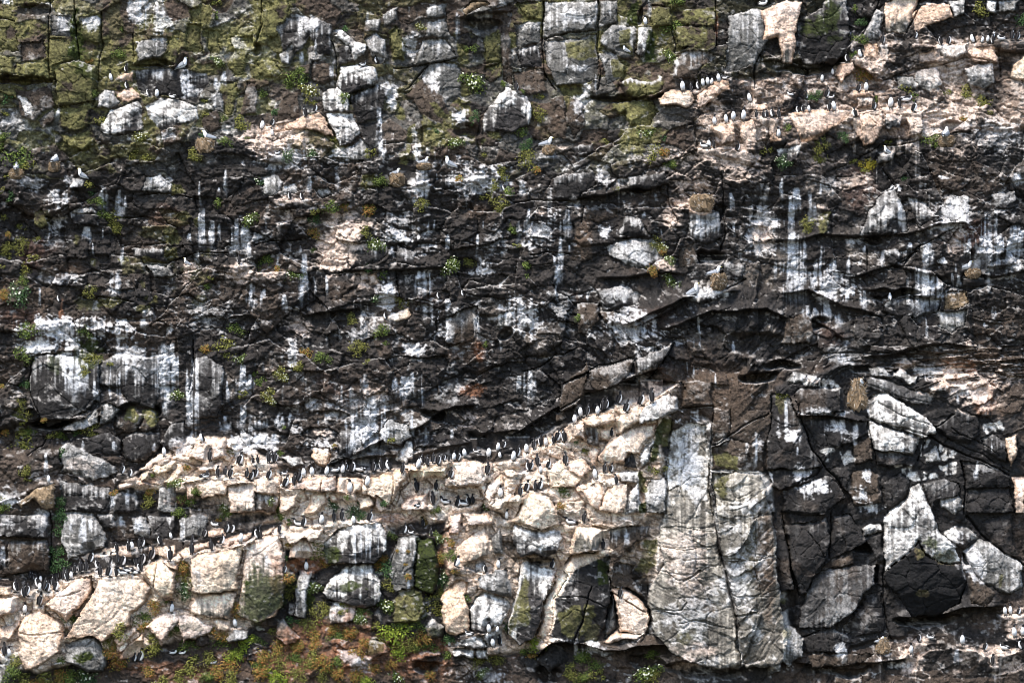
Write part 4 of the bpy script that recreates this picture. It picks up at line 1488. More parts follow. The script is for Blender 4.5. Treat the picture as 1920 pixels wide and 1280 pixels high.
# zones
mass = np.clip(sstep(1200, 1290, X + 30 * vn(90, 90, 20)) * sstep(690, 760, Y + 25 * vn(90, 90, 21))
               + sstep(820, 900, Y) * sstep(250, 330, 1100 - Y * .0) * .6 + (1 - sstep(230, 280, Y)) * (1 - sstep(1240, 1300, X)) * .55, 0, 1)
strat = sstep(250, 320, Y) * (1 - sstep(700, 860, Y)) * 1.0
slope = np.where(X < 760, 0.0, np.clip((X - 760) / 500, 0, 1)) * sstep(480, 640, Y) * -0.42
slope = slope * (1 - sstep(1350, 1500, X)) + sstep(1500, 1600, X) * sstep(640, 720, Y) * .35
rough = (1 - .55 * mass) * (1 - .30 * strat * sstep(.1, .7, vn(130, 90, 49)))
for tone, st_, w, sd in ZM:
    if tone in 'PR': rough[w] = np.maximum(rough[w], sstep(0, 8, sd) * .95)
def cells(sx, sy, amp, crack, seed, wmul=1.0, tilt=.8):
    d, hh, ox, oy = worley(X + WX * wmul, Y + WY * wmul + slope * (X - 1000) * .6, sx, sy, seed)
    hgt = hh[0] * .7 + tilt * (hh[1] * ox + hh[2] * oy)
    return amp * hgt - crack * (1 - sstep(0, .13, d)), d, hh
c1, d1, hh1 = cells(118, 96, 16, 4, 31)
c2, d2, hh2 = cells(52, 30, 10, 2.5, 32)
c3, d3, hh3 = cells(21, 13, 5.5, 1.4, 33)
c4, d4, hh4 = cells(9.5, 6.5, 2.6, .6, 34, .6)
# bedding: thin beds stepping in and out
bv = Y + slope * (X - 1000) * .62 + 7 * vn(140, 60, 41) + 3 * vn(30, 16, 42)
bed = np.interp(bv.ravel(), np.arange(-400, 1900, 6.0), np.random.RandomState(5).uniform(-1, 1, 384)[:len(np.arange(-400, 1900, 6.0))] if True else None).reshape(bv.shape).astype(f32)
bedi = np.floor(bv / 15.0).astype(int)
bedr = np.random.RandomState(6).uniform(-1, 1, 400).astype(f32)[bedi % 400]
BASE = c1 * rough + c2 * rough * (.8 + .4 * strat) + c3 * (rough ** 1.4) + c4 * rough ** 1.5
BASE += strat * (1.3 * bed + 1.8 * bedr) * sstep(-.3, .7, vn(160, 120, 43)) + strat * 9 * vn(85, 65, 48)
BASE += 1.6 * fbm(26, 20, 44, 4, .62) * (.6 + .8 * rough) + (1.3 * vn(3, 3, 47) + .7 * vn(1.6, 1.6, 46)) * (.3 + .9 * rough)
H += BASE
for x, y, rx, ry, dp in hollows:
    w = win(x - rx * 1.5, x + rx * 1.5, y - ry * 1.7, y + ry * 1.6, 12)
    r = np.sqrt(((X[w] + WX[w] * 1.5 - x) / rx) ** 2 + ((Y[w] + WY[w] * 1.5 - y) / ry) ** 2)
    H[w] -= dp * 1.5 * (1 - sstep(.72, 1.18, r))
H0 = H.copy()

# ------------------------------------------------------------------ colour (linear reflectance)
def rgb(a): return np.array(a, f32)
TONE = dict(D=rgb((.027, .024, .0225)), K=rgb((.010, .0092, .0092)), B=rgb((.072, .053, .039)), O=rgb((.122, .112, .042)),
            G=rgb((.118, .112, .102)), P=rgb((.75, .595, .47)), W=rgb((.74, .70, .65)), R=rgb((.58, .42, .325)), C=rgb((.125, .112, .093)),
            M=rgb((.035, .045, .008)), N=rgb((.155, .11, .066)))
Cc = np.zeros(X.shape + (3,), f32)
vn60 = vn(60, 60, 60); vn30 = vn(30, 30, 61); fine3 = vn(3, 2.6, 66); vn40 = vn(42, 42, 72); vn77 = vn(80, 50, 77); hcr = vn(60, 13, 75) + .35 * vn(20, 8, 76)
def mix(w, colr, m):
    Cc[w] += (colr - Cc[w]) * m[..., None]
ALL = (slice(0, NY), slice(0, NX))
lo = vn(150, 110, 51); mi = fbm(38, 30, 52); fi = fbm(9, 7, 53, 3, .7); st1 = .8 * vn(2.6, 95, 54) + .5 * vn(7, 150, 55) + .55 * vn(1.7, 55, 56)
Cc[:] = rgb((.034, .0285, .025))
mix(ALL, rgb((.080, .058, .043)), .75 * sstep(.0, .9, .7 * lo + .7 * hh1[3] + .3 * mi))
mix(ALL, rgb((.017, .0155, .015)), .8 * sstep(.2, 1., hh2[3] + .3 * fi))
mix(ALL, rgb((.10, .092, .085)), .5 * sstep(.45, 1.1, hh3[3] * .8 + .5 * mi))
mix(ALL, rgb((.10, .05, .035)), .5 * sstep(.8, 1.4, vn(70, 40, 57) + .4 * mi) * strat)
dr1 = vn(60, 60, 67); dr2 = vn(200, 18, 68)
# jointed rock of the upper face: every joint-bounded piece has its own surface (bare brown, grey crusted, olive lichen)
ozone = np.zeros_like(X)
for x, y, rx, ry, a in ((120, 150, 240, 170, 1.0), (480, 70, 190, 120, .9), (800, 180, 110, 130, .75), (1130, 130, 190, 150, .9), (640, 230, 120, 70, .4), (310, 480, 120, 130, .5)):
    ozone = np.maximum(ozone, a * np.exp(-((X - x) / rx) ** 2 - ((Y - y) / ry) ** 2))
wt = (1 - sstep(255, 320, Y + 25 * vn30)) * (1 - sstep(1240, 1330, X))
wr = sstep(1430, 1460, X) * sstep(660, 720, Y)
for hh, dd, wgt in ((hh1, d1, 1.0), (hh2, d2, .9)):
    v = hh[2]
    g = sstep(.25, .32, v) * wt * wgt
    mix(ALL, rgb((.10, .095, .085)), .8 * g)
    mix(ALL, rgb((.50, .475, .44)), .8 * g * sstep(.15, .9, fi * .8 + .7 * mi + .3 * fine3))
    o_ = sstep(.02, .16, ozone * .9 - .52 - v * .6 + .35 * mi + .12 * fi) * np.clip(wt + (ozone > .3) * .5, 0, 1) * wgt
    mix(ALL, TONE['O'] * (1 + .28 * mi + .25 * fine3)[..., None], .88 * o_ * sstep(-.75, -.1, fi * .7 + mi * .6))
    b_ = (1 - sstep(.0, .08, np.abs(v + .02) - .22)) * np.clip(wt + wr * .8, 0, 1) * wgt
    mix(ALL, rgb((.085, .060, .044)), .8 * b_ * (1 - .7 * o_))
for tone, st_, w, sd in ZM:
    colr = TONE[tone] * (.95 if tone in 'PRW' else 1.0)
    m = sstep(-2, 6, sd + 3 * mi[w]) * st_
    if st_ < 1: m = m * sstep(-.9, .4, mi[w] * .7 + fi[w] * .5 + hh2[3][w] * .6 + (st_ - .5))
    mix(w, colr, m)
    if tone in 'PR':
        mix(w, rgb((.40, .28, .19)), m * .5 * sstep(.1, .8, hh3[3][w] * .6 + mi[w] * .6))
        mix(w, rgb((.16, .095, .055)), m * .75 * (1 - sstep(.02, .10, np.minimum(d2, d3 * 1.3)[w])))
        mix(w, rgb((.70, .64, .57)), m * .6 * sstep(.2, .9, hh2[3][w] * .7 + fi[w] * .4))
idm = np.full(X.shape, -1, np.int32)
inblk = np.zeros(X.shape, bool); plain = np.zeros_like(X)   # plain: bare broken rock that holds few droppings
plain += .75 * sstep(1430, 1460, X) * sstep(690, 740, Y) * (1 - sstep(1120, 1200, Y))
rs = np.random.RandomState(77)
things = []
for bi, b in enumerate(blocks):
    pts = b['pts']; xs = [q[0] for q in pts]; ys = [q[1] for q in pts]
    w = win(min(xs), max(xs), min(ys), max(ys))
    sd = poly_sd(pts, w, 1.55) + np.minimum(1.3, .03 * (max(xs) - min(xs))) * (fi[w] + .5 * fine3[w])
    ins = sd > 0
    if not ins.any(): continue
    area = ins.sum() * ST * ST; size = math.sqrt(area)
    x, y = X[w], Y[w]
    base = float(MACRO[w][ins].mean())
    p = b['p'] * (1.0 if size > 26 else .75)
    r = min(.20 * size, 8.0)
    cx, cy = x[ins].mean(), y[ins].mean()
    hgt = max(ys) - min(ys)
    # column-wise height from the block's own top
    any_c = ins.any(0)
    top = np.where(any_c, np.argmax(ins, 0), 0)
    ytop = y[top, np.arange(y.shape[1])]
    if any_c.sum() > 8:
        kk = np.ones(7) / 7.0; ytop = np.convolve(np.pad(ytop, 3, mode='edge'), kk, 'valid')
    fy = (y - ytop[None, :]) / max(hgt, 1)
    bl = sstep(-.15, .45, vn40[w]) if b['tone'] not in 'PR' else sstep(-.65, .15, vn40[w])                    # where the edge runs into its neighbour without a step
    rv = r * np.clip(.75 + .5 * vn30[w], .3, 1.6)
    e = 1 - np.clip(sd / rv, 0, 1)
    big = size > 30
    p = p * (.42 if not b['note'] else .52)
    prof = p * (1 - (1 - .8 * bl) * .8 * e ** 1.6)
    tl = min(.4 * hgt, 20.0)
    tt = 1 - np.clip((y - ytop[None, :]) / tl, 0, 1)
    prof = prof - p * .38 * tt ** 1.5
    tx_, ty_ = rs.uniform(-.22, .22), rs.uniform(-.12, .26)
    prof = prof + np.clip(tx_ * (x - cx) + ty_ * (y - cy), -9, 9)
    if tone == 'C':
        prof = prof + 20 * np.clip(1 - ((x - cx - .12 * (y - cy)) / (.5 * (max(xs) - min(xs)))) ** 2, -.3, 1) + .8 * c1[w] + .5 * c2[w]
    # facets: the lowest of a few tilted planes
    nf = 0 if tone == 'C' else 5 if big else 2
    for k in range(nf):
        a = rs.uniform(0, 2 * math.pi); g = rs.uniform(.15, .6)
        off = rs.uniform(.06, .36) * size
        pl = p + 2 - g * (((x - cx) * math.cos(a) + (y - cy) * math.sin(a) * -.8) - off)
        prof = np.minimum(prof, pl)
    prof = np.maximum(prof, -6 + 0 * prof)
    tone = b['tone']
    if tone == 'K': prof = prof - .34 * (y - cy)      # underside: leans back downward
    nz = 1.6 * mi[w] + .75 * fi[w] + .55 * fine3[w] + c3[w] * .16 + c2[w] * .10 + c4[w] * .12
    dk, hk, okx, oky = worley(x + WX[w] * 1.3, y + WY[w] * 1.3, max(size * .42, 16), max(size * .36, 14), 300 + bi)
    nz = nz + (1 if tone != 'P' else .55) * (2.2 * (hk[0] * .5 + hk[1] * okx + hk[2] * oky) - 3.2 * (1 - sstep(0, .045, dk)))
    if tone == 'C': nz = nz - 1.2 * (1 - sstep(0, .12, np.abs(hcr[w]))) * sstep(-.3, .5, vn40[w]) + .25 * c3[w] + .2 * c2[w]
    hb = base + prof + nz - 4.0 * (1 - .85 * bl) * (1 - sstep(0, 1.9, sd))
    if b['join']:
        hb = hb
    H[w] = np.where(ins, hb, H[w])
    inblk[w] |= ins
    if b['note'] or b['join']:
        if not b['join']:
            things.append(b['note'].strip())
        idm[w] = np.where(ins, len(things) - 1, idm[w])
    else:
        idm[w] = np.where(ins, -1, idm[w])
    if tone == 'K': plain[w] = np.maximum(plain[w], ins * 1.0)
    # ---- colour of the block
    m = sstep(-.5, 1.5, sd)
    jit = rs.uniform(.82, 1.2) if tone not in 'PWR' else rs.uniform(.9, 1.06)
    if tone == 'W': low, up = TONE['D'] * 1.9, TONE['W']
    elif tone == 'P': low, up = rgb((.15, .135, .11)), TONE['P'] * rgb((1, rs.uniform(.975, 1.015), rs.uniform(.93, 1.06)))
    elif tone == 'R': low, up = rgb((.10, .08, .065)), TONE['R']
    elif tone == 'C': low, up = TONE['C'], rgb((.47, .425, .36))
    elif tone == 'N': low, up = TONE['N'], TONE['N'] * 1.8
    else: low, up = TONE[tone], rgb((.46, .44, .42))
    if tone == 'O':
        mix(w, TONE['B'] * .8, m)
        mo = sstep(-3.5, 1.5, sd + 4.5 * mi[w] + 2.2 * fi[w]) * sstep(-.95, -.35, mi[w] + .45 * fi[w] + .55 * hk[3])
        mix(w, low * jit * (1 + .25 * fine3[w] + .2 * mi[w])[..., None], .92 * mo)
    else: mix(w, low * jit, m)
    if tone in 'DGBKONMC':
        mix(w, low * .33, m * .55 * (1 - sstep(.0, .05, dk)) )
        mix(w, low * 1.55, m * .45 * sstep(.3, 1.1, fi[w] + .3 * fine3[w]))
    if tone in 'DGBKC':
        mix(w, low * .5, m * .6 * sstep(.2, 1.2, mi[w] + hk[3] * .6))
        mix(w, rgb((.44, .415, .385)), m * (1 - plain[w]) * (.85 if tone in 'GC' else .3) * sstep(.25, .95, .8 * fi[w] + .75 * mi[w] + .25 * st1[w]))
    if b['top'] > 0:  # low tone below top; on the big cracked boulder it paints the shade beneath
        tp = b['top']
        edge = tp - fy + .16 * st1[w] + .10 * mi[w] + .04 * fi[w]
        if tone in 'PRN' and tp >= .95: mk = np.ones_like(fy)
        else: mk = sstep(-.10, .16, edge)
        if tone in 'DBK': mk = mk * (1 - .75 * plain[w]) * (.35 if tp < .15 else 1)
        if tone in 'GDBKC': mk = mk * (.30 + .7 * sstep(-.4, .8, st1[w] * .8 + fi[w] * .6 + mi[w] * .4)) * .75
        if tone == 'W': mk = mk * (.22 + .78 * sstep(-.75, .45, st1[w] * .7 + fi[w] * .5 + .5 * mi[w] + .5 - fy)) * (.45 + .55 * sstep(-.7, .3, fi[w] * .9 + .5 * mi[w] + .4 * fine3[w]))
        mix(w, up * jit if tone != 'W' else up, m * mk)
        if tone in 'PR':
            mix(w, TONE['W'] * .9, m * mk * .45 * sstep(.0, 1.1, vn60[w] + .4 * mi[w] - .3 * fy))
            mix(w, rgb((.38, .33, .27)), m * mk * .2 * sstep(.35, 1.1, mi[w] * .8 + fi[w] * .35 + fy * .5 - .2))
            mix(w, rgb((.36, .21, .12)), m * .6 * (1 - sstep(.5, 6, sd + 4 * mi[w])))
            mix(w, rgb((.60, .40, .27)), m * mk * .55 * sstep(.1, 1.0, vn77[w] + .3 * mi[w]))
            mix(w, rgb((.25, .145, .085)), m * mk * .7 * (1 - sstep(.0, .028, dk)) * sstep(-.5, .4, vn40[w]))
            mix(w, rgb((.33, .24, .17)), m * mk * .34 * sstep(.35, 1.2, st1[w] * .8 + .5 * mi[w] + .3 * fy - .15))
            mix(w, rgb((.22, .20, .17)), m * mk * .28 * sstep(.9, 1.45, fi[w] + .6 * mi[w] + .35 * st1[w]))
        if tone in 'WPR':
            mix(w, low * jit, m * mk * (.65 if tone == 'W' else .22) * sstep(.5, 1.2, fi[w] * .9 + .7 * mi[w] + .3 * fy - .1))

# joints cut through everything
for wd, pts in joints:
    xs = [q[0] for q in pts]; ys = [q[1] for q in pts]
    w = win(min(xs), max(xs), min(ys), max(ys), 12)
    px, py = X[w] + LX[w] * 1.3, Y[w] + LY[w] * 1.3
    D = np.full(px.shape, 1e6, f32)
    for (ax, ay), (bx, by) in zip(pts[:-1], pts[1:]):
        ex, ey = bx - ax, by - ay
        t = np.clip(((px - ax) * ex + (py - ay) * ey) / max(ex * ex + ey * ey, 1e-6), 0, 1)
        D = np.minimum(D, np.hypot(px - ax - t * ex, py - ay - t * ey))
    ww = wd * 1.1 * (.7 + .5 * sstep(-.5, .8, vn30[w]))
    H[w] -= (16 if wd > .8 else 7) * (1 - sstep(ww * .2, ww * .85 + .7, D))
# slits and hollows stay open
for x, y, rx, ry, dp in hollows:
    if dp < 40: continue
    w = win(x - rx * 1.5, x + rx * 1.5, y - ry * 1.7, y + ry * 1.6, 12)
    r = np.sqrt(((X[w] + WX[w] * 1.5 - x) / rx) ** 2 + ((Y[w] + WY[w] * 1.5 - y) / ry) ** 2)
    H[w] -= dp * .9 * (1 - sstep(.72, 1.1, r)) * inblk[w]

# ------------------------------------------------------------------ standing places for the birds and nests
def stand(fx, fy, half, hh, deep=7.0):
    """a level foothold at (fx, fy): a small knob of rock under the feet and the wall above kept just clear; returns relief of the lip"""
    i0 = int((fy - Y0) / ST); j0 = int((fx - X0) / ST)
    k = max(1, int(half * .6 / ST))
    i0 = min(max(i0, 2), NY - 12)
    pl = float(np.percentile(H[i0 + 2:i0 + 8, max(j0 - k, 0):j0 + k + 1], 75)) + 1.5
    na = max(3, int(hh * .75 / ST))
    pl = max(pl, float(np.percentile(H[max(i0 - na, 0):i0, max(j0 - k, 0):j0 + k + 1], 70)) - 3.0)
    w = win(fx - half - 14, fx + half + 14, fy - hh - 14, fy + 16, 0)
    dx = (X[w] - fx + LX[w] * 1.5); t = Y[w] - fy
    # soft rounded clearance behind the bird
    r = np.sqrt((dx / (half + 1)) ** 2 + (np.where(t < -hh * .5, (t + hh * .5) / (hh * .62), np.maximum(t + hh * .5, 0) / (hh * .5))) ** 2)
    lim = pl - deep + 16 * np.clip(r - 1.0, 0, None)
    H[w] = np.where(t < 1.5, np.minimum(H[w], lim), H[w])
    kn = np.clip(1 - (dx / (half + 5)) ** 2, 0, 1) * sstep(-.5, 3.2, t) * (1 - sstep(6, 15, t))
    H[w] = np.maximum(H[w], (pl - deep) + deep * kn - 40 * (kn <= 0.01))
    return pl
for k, (area, lst) in enumerate(birds):
    birds[k] = (area, [(q, c, h, stand(q[0], q[1], 6.5 if c not in 'hH' else 9, h)) for q, c, h in lst])
nest_out = []
for (q, nw, nh, desc) in nests:
    nest_out.append((q, nw, nh, desc, stand(q[0], q[1] + nh * .45, nw * .5, nh + 14, 9)))
gull_out = []
for (q, c, h, desc) in gulls:
    near = [n for n in nest_out if abs(n[0][0] - q[0]) < n[1] * .7 and -n[2] < n[0][1] - q[1] < n[2] * 1.2]
    gull_out.append((q, c, h, desc, near[0] if near else None, None if near else stand(q[0], q[1], 9, h)))

# ------------------------------------------------------------------ stains
S_up = np.zeros_like(H); S_up[1:-1] = (H[2:] - H[:-2]) / (2 * ST)
def blur_y(a, n):
    c = np.cumsum(np.pad(a, ((n, n + 1), (0, 0)), mode='edge'), 0)
    return (c[2 * n + 1:] - c[:-2 * n - 1]) / (2 * n + 1)
# how much guano falls on each part of the face
G = .24 + .20 * vn(120, 80, 62)
def gzone(x, y, rx, ry, s):
    w = win(x - 2 * rx, x + 2 * rx, y - 2 * ry, y + 2 * ry)
    G[w] += s * np.exp(-(((X[w] - x) / rx) ** 2 + ((Y[w] - y) / ry) ** 2) * 1.4)
gzone(1620, 200, 330, 130, .55); gzone(260, 640, 260, 70, .5); gzone(700, 470, 260, 140, .3); gzone(870, 620, 200, 60, .35)
gzone(560, 800, 220, 70, .3); gzone(1750, 420, 200, 80, .3); gzone(1750, 1240, 160, 60, .5); gzone(620, 270, 200, 60, .35); gzone(1390, 380, 90, 90, .4)
gzone(1250, 600, 200, 60, -.15); gzone(1600, 650, 260, 60, -.1); gzone(150, 250, 200, 120, -.25); gzone(1500, 900, 150, 200, -.2); gzone(1150, 1240, 300, 60, -.25)
for area, lst in birds:
    for q, c, h, pl in lst: gzone(q[0], q[1] + 6, 22, 20, .12)
for q, c, h, d, nn, pl in gull_out: gzone(q[0], q[1] + 10, 26, 26, .3)
src = sstep(.35, 1.6, S_up) * np.clip(G * 1.15 - .06, 0, 1.2) * sstep(-.15, .9, mi * .6 + .8 * fi + .5 * fine3) * sstep(-.45, .25, vn(24, 15, 74))
dec = np.clip(.915 + .055 * vn(4, 60, 63) + .035 * vn(12, 100, 64), .70, .988)
sm = np.zeros_like(H)
for i in range(1, NY):
    sm[i] = np.maximum(sm[i - 1] * dec[i], src[i])
pinkz = np.zeros_like(X)
for x, y, rx, ry, s_ in ((1640, 190, 330, 140, 1), (600, 250, 130, 60, .9), (620, 470, 130, 90, .8), (1760, 1240, 170, 70, 1), (1330, 390, 90, 60, .8), (700, 930, 800, 120, .6), (240, 180, 80, 60, .6)):
    w = win(x - 2 * rx, x + 2 * rx, y - 2 * ry, y + 2 * ry)
    pinkz[w] = np.maximum(pinkz[w], s_ * np.exp(-(((X[w] - x) / rx) ** 2 + ((Y[w] - y) / ry) ** 2) * 1.2))
gcol = (1 - pinkz[..., None]) * rgb((.50, .49, .48)) + pinkz[..., None] * rgb((.60, .46, .36))

# painted outlines of other-toned rock
for tone, pts in paints:
    xs = [q[0] for q in pts]; ys = [q[1] for q in pts]
    w = win(min(xs), max(xs), min(ys), max(ys), 14)
    sd = poly_sd(pts, w, 1.9) + 2.6 * fi[w] + 2.0 * mi[w]
    m = sstep(-1.2, 1.5, sd)
    if tone == 'O': m = m * (.55 + .45 * sstep(-.8, .2, fi[w] + .3 * mi[w]))
    mix(w, TONE[tone] * (1 + .22 * mi[w][..., None]), m * (.95 if tone != 'W' else .85 * sstep(-.7, .2, fi[w] * .8 + .5 * mi[w] + .5 * st1[w] + .15)))
def ell(x, y, rx, ry, amp=1.0):
    w = win(x - rx * 1.7, x + rx * 1.7, y - ry * 1.7, y + ry * 1.7, 6)
    r = np.sqrt(((X[w] + WX[w] * amp - x) / rx) ** 2 + ((Y[w] + WY[w] * amp - y) / ry) ** 2)
    return w, r
for c, x, y, rx, ry, s_ in ells:
    if c == 'n':
        w, r = ell(x, y, rx, ry); mix(w, rgb((.105, .068, .045)), .8 * s_ * sstep(-.4, .5, 1 - r + .5 * mi[w]))
for c, x, y, rx, ry, s_ in ells:
    if c == 'r':
        w, r = ell(x, y, rx, ry); mix(w, rgb((.30, .135, .07)), s_ * sstep(-.1, .5, 1 - r + .5 * mi[w] + .3 * fi[w]) * (.6 + .4 * sstep(-.5, .5, fi[w])))
for c, x, y, rx, ry, s_ in ells:
    if c == 'o':
        w, r = ell(x, y, rx, ry, 1.3); mix(w, TONE['O'] * (1 + .25 * mi[w][..., None]), s_ * sstep(-.05, .12, 1 - r + .45 * mi[w] + .3 * fi[w]))
    if c == 'm':
        w, r = ell(x, y, rx, ry, 1.3); mix(w, TONE['M'] * (1 + .5 * fi[w][..., None]), s_ * sstep(-.2, .25, 1 - r + .4 * mi[w] + .5 * fi[w]))
pb = plain * sstep(.0, .8, mi * .7 + .6 * vn60 + .2 * fi) * (Cc.mean(-1) < .12) * (Cc.mean(-1) > .0135)
mix(ALL, rgb((.085, .058, .040)), .6 * pb)
mix(ALL, rgb((.20, .165, .135)), .5 * sstep(.45, 1.15, .7 * vn60 + .5 * mi + .35 * fi) * strat * (~inblk))
# fine lichen freckles everywhere on dark rock
frk = sstep(.70, 1.2, fi + .55 * vn(4, 3.2, 65) + .45 * (S_up * .6) + .35 * mi + .7 * (G - .42) + .35 * vn(90, 70, 73) - .5 * (Y < 260) * (X < 1200))
frk = frk * (1 - plain) * (~inblk | (Cc.sum(-1) < .5))
mix(ALL, rgb((.38, .35, .325)), .52 * frk)
for c, x, y, rx, ry, s_ in ells:
    if c in 'wpg':
        w, r = ell(x, y, rx, ry, 1.2)
        tex = fi[w] * .75 + .4 * mi[w] + .35 * fine3[w] + .5 * np.clip(S_up[w], -1, 1)
        k = 1 - r + .3 * mi[w]
        if c == 'w': m = sstep(-.45, .35, k * 1.1 + .55 * tex + .35 * st1[w] - .35 + .3 * (s_ - .7)); colr = rgb((.62, .60, .59))
        elif c == 'p': m = sstep(-.5, .4, k * 1.1 + .6 * tex - .28 + .3 * (s_ - .7)); colr = rgb((.60, .47, .385))
        else: m = sstep(-.4, .5, k + .8 * tex - .45); colr = rgb((.36, .35, .34))
        mix(w, colr, np.clip(s_ * 1.0, 0, 1) * m)
# drips and washes below ledges
mix(ALL, gcol, (1 - .6 * plain) * np.clip(.80 * sstep(.12, .70, sm + .10 * fi + .10 * st1 - .05), 0, 1) * (.45 + .55 * sstep(-.6, .5, st1 + .5 * fi)))
for x, y0, y1, wd in streaks:
    w = win(x - wd * 1.2, x + wd * 1.2, y0 - 6, y1 + 12)
    t = (Y[w] - y0) / (y1 - y0)
    drift = 5 * dr1[w] * .6 + 2 * dr2[w]
    hw = wd * .5 * (.55 + .55 * sstep(0, .5, t)) 
    lat = 1 - np.abs(X[w] - x + drift) / hw
    m = sstep(-.15, .7, lat * 1.1 + .62 * st1[w] + .3 * fi[w] - .12) * sstep(-.05, .04, t + .02 * fi[w]) * (1 - sstep(.5, 1.06, t + .22 * st1[w]))
    mix(w, rgb((.56, .565, .58)), .82 * m * (.55 + .45 * sstep(-.7, .3, st1[w] + .6 * fi[w])))
# a little unevenness of the surface itself
Cc *= np.clip(1 + .17 * np.random.RandomState(70).normal(0, 1, X.shape).astype(f32) + .26 * vn(2.0, 2.0, 69) + .2 * vn(4.5, 4.5, 70) + .12 * vn(2, 9, 71), .3, 1.9)[..., None]
lum = Cc.mean(-1)
Cc *= (.83 + .17 * sstep(.04, .34, lum))[..., None]
Cc = np.clip(Cc, .006, .86)

# ------------------------------------------------------------------ materials
def nodes_of(name):
    m = bpy.data.materials.new(name); m.use_nodes = True
    nt = m.node_tree; return m, nt, nt.nodes["Principled BSDF"]
def rock_material():
    m, nt, bs = nodes_of("basalt_with_guano_and_lichen")
    at = nt.nodes.new("ShaderNodeAttribute"); at.attribute_name = "stain"
    tc = nt.nodes.new("ShaderNodeTexCoord")
    n1 = nt.nodes.new("ShaderNodeTexNoise"); n1.inputs["Scale"].default_value = 38; n1.inputs["Detail"].default_value = 3; n1.inputs["Roughness"].default_value = .7
    mr = nt.nodes.new("ShaderNodeMapRange"); mr.inputs[1].default_value = .3; mr.inputs[2].default_value = .7; mr.inputs[3].default_value = .6; mr.inputs[4].default_value = 1.4
    mx = nt.nodes.new("ShaderNodeVectorMath"); mx.operation = 'SCALE'
    nt.links.new(tc.outputs["Object"], n1.inputs["Vector"])
    nt.links.new(n1.outputs[0], mr.inputs[0])
    nt.links.new(at.outputs["Color"], mx.inputs[0]); nt.links.new(mr.outputs[0], mx.inputs["Scale"])
    nt.links.new(mx.outputs[0], bs.inputs["Base Color"])
    bs.inputs["Roughness"].default_value = .88
    bs.inputs["Specular IOR Level"].default_value = .25
    n2 = nt.nodes.new("ShaderNodeTexNoise"); n2.inputs["Scale"].default_value = 16; n2.inputs["Detail"].default_value = 5; n2.inputs["Roughness"].default_value = .75
    nt.links.new(tc.outputs["Object"], n2.inputs["Vector"])
    bp = nt.nodes.new("ShaderNodeBump"); bp.inputs["Strength"].default_value = .6; bp.inputs["Distance"].default_value = .04
    nt.links.new(n2.outputs[0], bp.inputs["Height"]); nt.links.new(bp.outputs[0], bs.inputs["Normal"])
    return m
ROCK = rock_material()
def tint_material(name, attr=None, colr=(.5, .5, .5), rough=.7, hue=0.0):
    m, nt, bs = nodes_of(name)
    bs.inputs["Roughness"].default_value = rough; bs.inputs["Specular IOR Level"].default_value = .2
    tc = nt.nodes.new("ShaderNodeTexCoord"); n1 = nt.nodes.new("ShaderNodeTexNoise")
    n1.inputs["Scale"].default_value = 30; n1.inputs["Detail"].default_value = 2
    nt.links.new(tc.outputs["Object"], n1.inputs["Vector"])
    mr = nt.nodes.new("ShaderNodeMapRange"); mr.inputs[3].default_value = .75; mr.inputs[4].default_value = 1.25
    nt.links.new(n1.outputs[0], mr.inputs[0])
    mx = nt.nodes.new("ShaderNodeVectorMath"); mx.operation = 'SCALE'
    nt.links.new(mr.outputs[0], mx.inputs["Scale"])
    if attr:
        at = nt.nodes.new("ShaderNodeAttribute"); at.attribute_name = attr
        nt.links.new(at.outputs["Color"], mx.inputs[0])
    else: mx.inputs[0].default_value = colr
    nt.links.new(mx.outputs[0], bs.inputs["Base Color"])
    return m

def new_mesh(name, co, faces, mat, colors=None, smooth=True, attr="stain"):
    me = bpy.data.meshes.new(name)
    co = np.asarray(co, f32); n = len(co)
    me.vertices.add(n); me.vertices.foreach_set("co", co.ravel())
    if isinstance(faces, np.ndarray):
        k = faces.shape[1]; nf = len(faces)
        me.loops.add(nf * k); me.loops.foreach_set("vertex_index", faces.astype(np.int32).ravel())
        me.polygons.add(nf); me.polygons.foreach_set("loop_start", np.arange(0, nf * k, k, dtype=np.int32))
        me.update(calc_edges=True)
    else:
        me.clear_geometry(); me.from_pydata([tuple(map(float, v)) for v in co], [], faces)
    me.polygons.foreach_set("use_smooth", np.full(len(me.polygons), smooth))
    if colors is not None:
        a = me.color_attributes.new(attr, 'FLOAT_COLOR', 'POINT')
        cc = np.ones((n, 4), f32); cc[:, :3] = colors
        a.data.foreach_set("color", cc.ravel())
    me.materials.append(mat)
    return me

def world_xyz(px, py, h):
    return ((px - 960) * S, -h * S, (640 - py) * S)

